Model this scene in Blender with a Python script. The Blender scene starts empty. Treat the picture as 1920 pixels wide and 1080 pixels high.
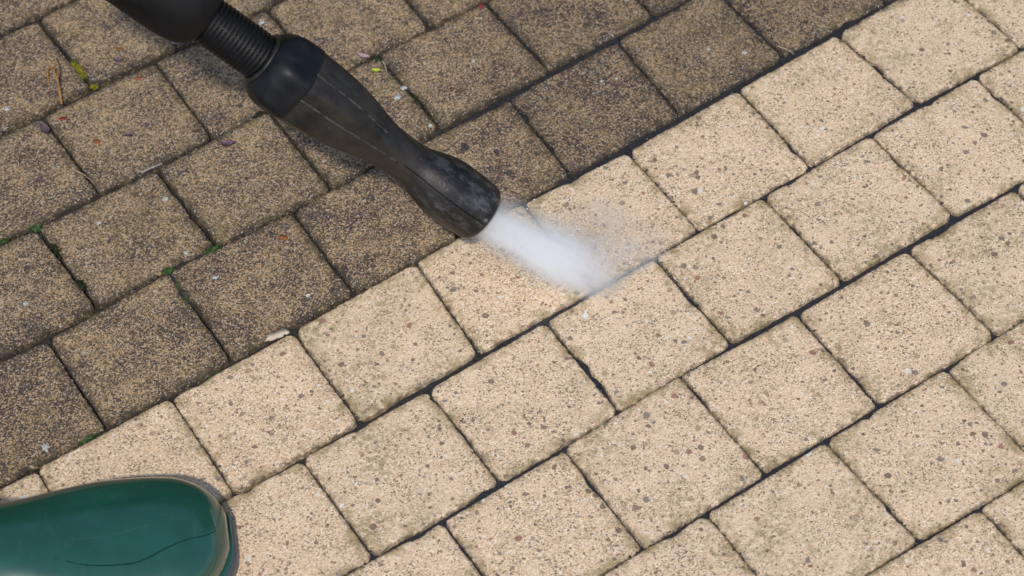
import bpy, bmesh, math, random
from mathutils import Vector, Matrix, noise
from mathutils.bvhtree import BVHTree

S = bpy.context.scene
COL = S.collection
random.seed(7)

# ---------------------------------------------------------------- camera
cam = bpy.data.cameras.new("camera")
cam_o = bpy.data.objects.new("camera", cam)
COL.objects.link(cam_o)
RGT = Vector((0.99486998, -0.08041353, -0.06137905))
DWN = Vector((-0.10116186, -0.79082177, -0.60362837))
FWD = Vector((0.0, 0.60674096, -0.79489962))
cam_o.matrix_world = Matrix((
    (RGT.x, -DWN.x, -FWD.x, 0.0),
    (RGT.y, -DWN.y, -FWD.y, -0.99291368),
    (RGT.z, -DWN.z, -FWD.z, 1.30082976),
    (0, 0, 0, 1)))
cam.sensor_width = 36.0
cam.lens = 36.0 * 4173.286 / 1920.0
cam.clip_start = 0.05
cam.clip_end = 500.0
cam.dof.use_dof = True
cam.dof.focus_distance = 1.60
cam.dof.aperture_fstop = 9.0
S.camera = cam_o

# ---------------------------------------------------------------- sky, sun, exposure
SUN_EL, SUN_AZ = math.radians(55), math.radians(182)      # azimuth measured from +Y towards +X
W = bpy.data.worlds.new("World")
S.world = W
W.use_nodes = True
wn = W.node_tree
bg = wn.nodes["Background"]
sky = wn.nodes.new("ShaderNodeTexSky")
sky.sky_type = 'NISHITA'
sky.sun_disc = False
sky.sun_elevation = SUN_EL
sky.sun_rotation = SUN_AZ
sky.dust_density = 1.6
sky.ozone_density = 1.0
wn.links.new(sky.outputs[0], bg.inputs[0])
bg.inputs[1].default_value = 0.14
sl = bpy.data.lights.new("sun", 'SUN')
sl.energy = 2.7
sl.angle = math.radians(2.5)
sl.color = (1.0, 0.925, 0.83)
so = bpy.data.objects.new("sun", sl)
COL.objects.link(so)
sd = Vector((math.sin(SUN_AZ) * math.cos(SUN_EL), math.cos(SUN_AZ) * math.cos(SUN_EL), math.sin(SUN_EL)))
so.rotation_euler = sd.to_track_quat('Z', 'Y').to_euler()
so.location = sd * 6
S.view_settings.view_transform = 'Standard'
S.view_settings.look = 'None'
S.view_settings.gamma = 1.0
S.view_settings.exposure = 0.13
S.cycles.volume_bounces = 8
S.cycles.max_bounces = 12
S.cycles.volume_step_rate = 0.35

# ---------------------------------------------------------------- helpers
def tag(o, label=None, cat=None, group=None, kind=None):
    if label: o["label"] = label
    if cat: o["category"] = cat
    if group: o["group"] = group
    if kind: o["kind"] = kind
    return o

def empty(name, loc=(0, 0, 0)):
    o = bpy.data.objects.new(name, None)
    o.empty_display_size = 0.02
    o.location = loc
    COL.objects.link(o)
    return o

def link(name, me, mat=None, parent=None, loc=None, smooth=True):
    o = bpy.data.objects.new(name, me)
    COL.objects.link(o)
    if mat: me.materials.append(mat)
    if parent: o.parent = parent
    if loc is not None: o.location = loc
    if smooth:
        me.polygons.foreach_set("use_smooth", [True] * len(me.polygons))
    return o

def mesh(name, verts, faces):
    me = bpy.data.meshes.new(name)
    me.from_pydata([tuple(v) for v in verts], [], faces)
    me.update()
    return me

def fattr(me, name, vals):
    a = me.attributes.new(name, 'FLOAT', 'POINT')
    a.data.foreach_set("value", vals)

class NT:
    """small node-tree builder"""
    def __init__(self, name):
        self.m = bpy.data.materials.new(name)
        self.m.use_nodes = True
        self.t = self.m.node_tree
        self.bsdf = self.t.nodes["Principled BSDF"]
        self.out = self.t.nodes["Material Output"]
    def n(self, typ, **kw):
        x = self.t.nodes.new(typ)
        for k, v in kw.items(): setattr(x, k, v)
        return x
    def put(self, sock, v):
        if v is None: return
        if isinstance(v, bpy.types.NodeSocket): self.t.links.new(v, sock)
        elif isinstance(v, tuple) and len(v) == 3 and sock.type == 'RGBA': sock.default_value = (*v, 1)
        else: sock.default_value = v
    def pos(self): return self.n("ShaderNodeNewGeometry").outputs["Position"]
    def obj(self): return self.n("ShaderNodeTexCoord").outputs["Object"]
    def attr(self, name):
        x = self.n("ShaderNodeAttribute"); x.attribute_name = name
        return x.outputs["Fac"]
    def noise(self, v, scale, detail=2.0, rough=0.5, off=0.0, col=False):
        x = self.n("ShaderNodeTexNoise")
        if off: v = self.vadd(v, (off, off * .7, off * 1.3))
        self.put(x.inputs["Vector"], v)
        x.inputs["Scale"].default_value = scale
        x.inputs["Detail"].default_value = detail
        x.inputs["Roughness"].default_value = rough
        return x.outputs["Color" if col else "Fac"]
    def vor(self, v, scale, off=0.0, feature='F1'):
        x = self.n("ShaderNodeTexVoronoi"); x.feature = feature
        if off: v = self.vadd(v, (off, off * .7, off * 1.3))
        self.put(x.inputs["Vector"], v)
        x.inputs["Scale"].default_value = scale
        s = self.n("ShaderNodeSeparateColor")
        self.t.links.new(x.outputs["Color"], s.inputs[0])
        return x.outputs["Distance"], s.outputs[0], s.outputs[1], s.outputs[2]
    def vadd(self, a, b):
        x = self.n("ShaderNodeVectorMath", operation='ADD')
        self.put(x.inputs[0], a); self.put(x.inputs[1], b)
        return x.outputs[0]
    def vmul(self, a, b):
        x = self.n("ShaderNodeVectorMath", operation='MULTIPLY')
        self.put(x.inputs[0], a); self.put(x.inputs[1], b)
        return x.outputs[0]
    def warp(self, v, scale, amt):
        c = self.noise(v, scale, 2, col=True)
        d = self.vadd(c, (-.5, -.5, -.5))
        return self.vadd(v, self.vmul(d, (amt, amt, amt)))
    def m_(self, op, a, b=None, clamp=False):
        x = self.n("ShaderNodeMath", operation=op); x.use_clamp = clamp
        self.put(x.inputs[0], a); self.put(x.inputs[1], b)
        return x.outputs[0]
    def mul(self, a, b): return self.m_('MULTIPLY', a, b)
    def add(self, a, b): return self.m_('ADD', a, b)
    def sub(self, a, b): return self.m_('SUBTRACT', a, b)
    def step(self, v, a, b, c=0.0, d=1.0):
        x = self.n("ShaderNodeMapRange"); x.interpolation_type = 'SMOOTHSTEP'
        self.put(x.inputs["Value"], v)
        x.inputs["From Min"].default_value = a; x.inputs["From Max"].default_value = b
        x.inputs["To Min"].default_value = c; x.inputs["To Max"].default_value = d
        return x.outputs[0]
    def ramp(self, v, stops, const=False):
        x = self.n("ShaderNodeValToRGB")
        r = x.color_ramp
        if const: r.interpolation = 'CONSTANT'
        while len(r.elements) < len(stops): r.elements.new(.5)
        for e, (p, c) in zip(r.elements, stops):
            e.position = p; e.color = (*c, 1)
        self.put(x.inputs[0], v)
        return x.outputs[0]
    def mix(self, f, a, b, mode='MIX'):
        x = self.n("ShaderNodeMix", data_type='RGBA', blend_type=mode)
        self.put(x.inputs[0], f); self.put(x.inputs[6], a); self.put(x.inputs[7], b)
        return x.outputs[2]
    def bump(self, h, strength, dist, normal=None):
        x = self.n("ShaderNodeBump")
        x.inputs["Strength"].default_value = strength
        x.inputs["Distance"].default_value = dist
        self.put(x.inputs["Height"], h)
        if normal: self.put(x.inputs["Normal"], normal)
        return x.outputs[0]
    def fin(self, base=None, rough=None, normal=None, spec=None, **kw):
        b = self.bsdf.inputs
        self.put(b["Base Color"], base); self.put(b["Roughness"], rough)
        self.put(b["Normal"], normal); self.put(b["Specular IOR Level"], spec)
        for k, v in kw.items(): self.put(b[k], v)
        return self.m

# ---------------------------------------------------------------- materials
def mat_paver():
    k = NT("sandy_concrete")
    P = k.pos()
    Pw = k.warp(P, 420, .0010)
    d1, r1, g1, b1 = k.vor(Pw, 1050)
    grain = k.ramp(r1, [(0, (.13, .085, .05)), (.13, (.37, .25, .15)), (.36, (.55, .405, .265)), (.70, (.66, .515, .37)), (.88, (.78, .67, .54)), (1, (.90, .85, .78))])
    hue = k.ramp(g1, [(0, (.64, .47, .36)), (.30, (.66, .53, .42)), (.55, (.66, .52, .31)), (.75, (.60, .53, .44)), (.9, (.70, .46, .27)), (1, (.50, .49, .45))])
    grain = k.mix(.32, grain, hue)
    n2 = k.noise(P, 300, 3, .6)
    c = k.mix(k.step(n2, .3, .72, .0, .40), grain, (.63, .49, .345))
    tone = k.attr("tone")
    c = k.mix(k.mul(tone, .35), c, (.62, .50, .38))
    # fine dark pits
    d2, r2, g2, b2 = k.vor(Pw, 1050, 3.1)
    patch = k.noise(P, 38, 3, .6, 5.0)
    thr = k.step(patch, .38, .68, .04, .34)
    pit = k.mul(k.m_('LESS_THAN', r2, thr), k.step(d2, .85, .55))
    c = k.mix(k.mul(pit, k.step(b2, 0, 1, .35, .9)), c, (.13, .10, .065))
    # olive remains of growth, mottled
    ol = k.mul(k.step(k.add(k.noise(P, 24, 4, .65, 9.0), k.mul(k.sub(tone, .5), .14)), .47, .72), k.step(k.noise(P, 230, 3, .6, 2.0), .42, .62))
    edge = k.attr("edge")
    eg = k.mul(k.step(edge, .0125, .0015), k.step(k.noise(P, 60, 4, .7, 4.0), .42, .64))
    c = k.mix(k.mul(ol, .75), c, (.25, .205, .105))
    c = k.mix(k.mul(eg, .70), c, (.21, .165, .065))
    ed = k.mul(k.step(edge, .0034, .0004), k.step(k.noise(P, 190, 3, .65, 6.0), .40, .60))
    c = k.mix(k.mul(ed, .75), c, (.085, .072, .055))
    # aggregate stones of two sizes
    for sc, off, lo in ((235, 11.0, .978), (380, 23.0, .974), (600, 37.0, .965)):
        Ps = k.warp(P, 300, .0012)
        d, a, b, e = k.vor(Ps, sc, off)
        msk = k.mul(k.m_('GREATER_THAN', a, lo), k.step(d, .72, .50))
        stone = k.ramp(b, [(0, (.085, .052, .045)), (.30, (.11, .10, .10)), (.52, (.20, .085, .065)), (.66, (.30, .22, .16)), (.86, (.16, .12, .10)), (.945, (.62, .66, .66))], True)
        stone = k.mix(.16, stone, grain)
        c = k.mix(k.mul(msk, .92), c, stone)
    c = k.mix(1.0, c, (.99, .972, .925), 'MULTIPLY')
    clean = c
    # grime film of the unwashed stones
    dn = k.attr("dirt")
    Pd = k.warp(P, 260, .0015)
    f1 = k.noise(Pd, 560, 3, .6, 14.0)
    f2 = k.add(k.noise(P, 36, 3, .6, 17.0), k.mul(k.sub(tone, .5), .07))
    film = k.mix(k.step(f2, .40, .62), (.044, .037, .037), (.072, .064, .040))
    film = k.mix(k.step(k.noise(P, 520, 2, .6, 7.0), .45, .70), film, (.026, .021, .023))
    dg, ga, gb, gc = k.vor(Pd, 1050, 61.0)
    cv = k.add(k.add(k.mul(ga, .55), k.mul(f1, .6)), k.mul(k.sub(f2, .5), .55))
    cov = k.step(cv, .39, .82, .97, .10)
    tinted = k.mix(1.0, clean, (.69, .63, .53), 'MULTIPLY')
    dirty = k.mix(cov, tinted, film)
    dirty = k.mix(k.mul(k.step(edge, .0075, .0008), k.step(k.noise(P, 85, 4, .7, 81.0), .38, .62, 0, .75)), dirty, (.034, .028, .022))
    dkp = k.mul(k.step(k.noise(P, 44, 5, .75, 91.0), .56, .72), k.step(k.noise(P, 260, 3, .6, 93.0), .40, .58))
    dirty = k.mix(k.mul(dkp, .75), dirty, (.036, .029, .030))
    dirty = k.mix(k.mul(k.m_('GREATER_THAN', gb, .955), .8), dirty, (.42, .37, .31))
    # yellow-green algae dust and pale lichen dots
    al = k.mul(k.step(k.noise(P, 60, 4, .7, 31.0), .52, .70), k.step(k.noise(P, 420, 2, .6, 33.0), .50, .66))
    dirty = k.mix(k.mul(al, .42), dirty, (.24, .19, .065))
    dl, la, lb, lc = k.vor(k.warp(P, 500, .0012), 60, 41.0)
    lm = k.mul(k.m_('GREATER_THAN', la, .90), k.step(k.sub(k.mul(lb, .16), dl), 0.0, .03))
    dirty = k.mix(k.mul(lm, .8), dirty, (.50, .55, .54))
    wd = k.step(k.add(k.attr('wet'), k.mul(k.sub(k.noise(P, 50, 3, .6, 71.0), .5), .8)), .45, .85)
    dirty = k.mix(k.mul(wd, .5), dirty, k.mix(1.0, dirty, (.74, .73, .74), 'MULTIPLY'))
    # the film gives way raggedly at its border
    dm = k.step(k.add(dn, k.mul(k.sub(k.noise(P, 90, 4, .7, 51.0), .5), .55)), .40, .62)
    col = k.mix(dm, clean, dirty)
    h = k.add(k.mul(d1, .8), k.mul(n2, 1.0))
    h = k.sub(h, k.mul(pit, 1.2))
    h = k.add(h, k.mul(k.noise(P, 110, 3, .6), .8))
    nrm = k.bump(h, .42, .0009)
    wet = k.attr("wet")
    rough = k.sub(k.add(.82, k.mul(dm, .08)), k.mul(wet, .30))
    return k.fin(col, rough, nrm, .35)

def mat_bed():
    k = NT("joint_sand")
    P = k.pos()
    wet = k.attr("wet")
    n = k.noise(P, 260, 4, .65)
    dry = k.ramp(n, [(.25, (.010, .008, .007)), (.6, (.028, .023, .020)), (.85, (.065, .052, .040))])
    ms = k.mul(k.step(k.noise(P, 28, 3, .6, 3.0), .56, .66), k.step(k.noise(P, 300, 2, .6), .42, .6))
    dry = k.mix(k.mul(ms, .8), dry, (.035, .075, .018))
    wc = k.ramp(n, [(.3, (.014, .014, .017)), (.8, (.038, .037, .040))])
    c = k.mix(wet, dry, wc)
    rough = k.step(wet, 0, 1, .9, .22)
    nb = k.bump(n, .5, .0012)
    x = k.n("ShaderNodeMix", data_type='VECTOR')
    k.put(x.inputs[0], k.step(wet, .3, .9)); k.put(x.inputs[4], nb)
    k.put(x.inputs[5], k.bump(k.noise(P, 60, 1, .5), .25, .0012))
    return k.fin(c, rough, x.outputs[1], .45)

def mat_ground():
    k = NT("ground")
    P = k.pos()
    c = k.ramp(k.noise(P, 9, 5, .6), [(.3, (.20, .16, .11)), (.7, (.34, .28, .20))])
    return k.fin(c, .9)

def mat_rubber(name, base, rough, speck=True, bumpy=.2, dusty=0.0, spec=.35):
    k = NT(name)
    P = k.obj()
    n = k.noise(P, 60, 4, .65)
    c = k.mix(k.step(n, .35, .75, 0, .7), base, tuple(min(1, b * 1.6 + .003) for b in base))
    r = k.step(n, .3, .7, rough - .08, rough + .12)
    if speck:
        d, a, b, e = k.vor(k.warp(P, 300, .002), 190, 2.0)
        zone = k.step(k.noise(P, 24, 3, .6, 6.0), .45, .68)
        sp = k.mul(k.mul(k.m_('GREATER_THAN', a, .66), k.step(k.sub(k.mul(b, .30), d), 0, .08)), zone)
        c = k.mix(k.mul(sp, .7), c, (.30, .31, .34))
        sz = k.n("ShaderNodeSeparateXYZ"); k.put(sz.inputs[0], P)
        tipm = k.step(sz.outputs[2], .075, .035, .25, 1.0)
        haze = k.mul(k.mul(k.step(k.noise(k.vmul(P, (1, 1, .5)), 90, 5, .75, 12.0), .46, .66), tipm), .75)
        c = k.mix(haze, c, (.085, .09, .105))
    if dusty:
        dz = k.mul(k.mul(k.step(k.noise(P, 30, 5, .7, 22.0), .36, .66), dusty), k.sub(1.25, tipm))
        c = k.mix(dz, c, (.024, .0185, .014))
    return k.fin(c, r, k.bump(k.noise(P, 420, 3, .6), bumpy, .0006), spec)

def mat_boot():
    k = NT("green_rubber")
    P = k.obj()
    n = k.noise(P, 22, 4, .6)
    c = k.mix(k.step(n, .35, .7), (.008, .056, .040), (.011, .072, .054))
    dust = k.mul(k.step(k.noise(k.vmul(P, (1, .35, 1)), 130, 4, .7, 3.0), .55, .8), .10)
    c = k.mix(dust, c, (.16, .19, .18))
    r = k.step(k.noise(P, 35, 4, .65, 5.0), .3, .75, .11, .26)
    return k.fin(c, r, k.bump(k.noise(P, 45, 3, .5), .06, .0015), .55, **{'Coat Weight': .9, 'Coat Roughness': .04, 'Coat IOR': 1.4})

def mat_plain(name, a, b, scale=300, rough=.7, trans=0.0):
    k = NT(name)
    P = k.pos()
    c = k.mix(k.step(k.noise(P, scale, 3, .6), .35, .65), a, b)
    return k.fin(c, rough, k.bump(k.noise(P, scale * 2, 2), .3, .0004), .3)

def mat_spray(L):
    k = NT("water_spray")
    T = k.obj()
    s = k.n("ShaderNodeSeparateXYZ"); k.put(s.inputs[0], T)
    x, y, z = s.outputs
    t = k.mul(z, 1.0 / L)
    r = k.m_('SQRT', k.add(k.mul(x, x), k.mul(y, y)))
    # radius of the fan along its length
    fc = k.n("ShaderNodeFloatCurve")
    cv = fc.mapping.curves[0]
    pts = SPRAY_R
    while len(cv.points) < len(pts): cv.points.new(.5, .5)
    for p_, q in zip(cv.points, pts): p_.location = (q[0], q[1] / .04)
    fc.mapping.update()
    k.put(fc.inputs["Value"], t)
    R = k.mul(fc.outputs[0], .04)
    q = k.m_('DIVIDE', r, R)
    st = k.noise(k.vmul(T, (1, 1, .13)), 230, 4, .7)
    big = k.noise(k.vmul(T, (1, 1, .35)), 62, 3, .6, 4.0)
    qq = k.add(q, k.add(k.mul(k.sub(st, .5), .9), k.mul(k.sub(big, .5), .9)))
    core = k.step(qq, .72, .10)
    skirt = k.mul(k.step(qq, 1.10, .2), .24)
    ends = k.mul(k.step(t, -.02, .03), k.step(t, 1.02, .40, .16, 1.0))
    dens = k.mul(k.mul(k.add(core, skirt), ends), k.step(st, .32, .70, 35, 235))
    v = k.n("ShaderNodeVolumePrincipled")
    v.inputs["Color"].default_value = (.955, .975, 1.0, 1)
    v.inputs["Anisotropy"].default_value = -0.08
    k.put(v.inputs["Density"], dens)
    k.t.nodes.remove(k.bsdf)
    k.t.links.new(v.outputs[0], k.out.inputs["Volume"])
    return k.m

def mat_mist(MIST_D):
    k = NT("fine_mist")
    T = k.obj()
    s = k.n("ShaderNodeVectorMath", operation='LENGTH'); k.put(s.inputs[0], T)
    st = k.noise(T, 2.2, 5, .7)
    fall = k.step(s.outputs["Value"], 1.0, .1)
    dens = k.mul(k.mul(fall, k.step(st, .42, .75)), MIST_D)
    v = k.n("ShaderNodeVolumePrincipled")
    v.inputs["Color"].default_value = (.955, .975, 1.0, 1)
    k.put(v.inputs["Density"], dens)
    k.t.nodes.remove(k.bsdf)
    k.t.links.new(v.outputs[0], k.out.inputs["Volume"])
    return k.m

SPRAY_R = [(0, .0210), (.2, .0250), (.5, .0290), (.8, .0285), (1.0, .022)]
MIST_D = 85.0
M_PAVER, M_BED, M_GROUND = mat_paver(), mat_bed(), mat_ground()

SEAM_OFF = -0.30
BOOT_X, BOOT_Y, BOOT_A, BOOT_AXY = -.2058, -.2030, 5.0, .0
BOOT_FAR = [(0, .014), (.003, .0255), (.01, .036), (.02, .0435), (.035, .0495), (.06, .053), (.085, .0535), (.11, .049), (.14, .041), (.17, .035), (.22, .034), (.26, .036), (.285, .030)]
BOOT_NEAR = [(0, -.003), (.003, .0125), (.01, .026), (.02, .036), (.035, .044), (.06, .051), (.085, .053), (.11, .050), (.14, .043), (.17, .037), (.22, .034), (.26, .036), (.285, .030)]
BOOT_TOP = [(0, .021), (.003, .030), (.01, .039), (.02, .045), (.035, .050), (.06, .054), (.085, .059), (.11, .066), (.14, .076), (.16, .086)]
BOOT_LINES = [([(-0.1368, -0.0023), (-0.121, -0.0047), (-0.0888, -0.0044), (-0.0657, -0.0011), (-0.0456, 0.0037), (-0.0283, 0.0078), (-0.0204, 0.0078)], 0.00055), ([(-0.1338, -0.0074), (-0.1119, -0.017), (-0.093, -0.0235), (-0.0737, -0.0252), (-0.0567, -0.0241), (-0.0404, -0.0171), (-0.0262, -0.0111), (-0.0134, -0.0063), (-0.0068, -0.0005)], 0.0007)]

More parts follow.
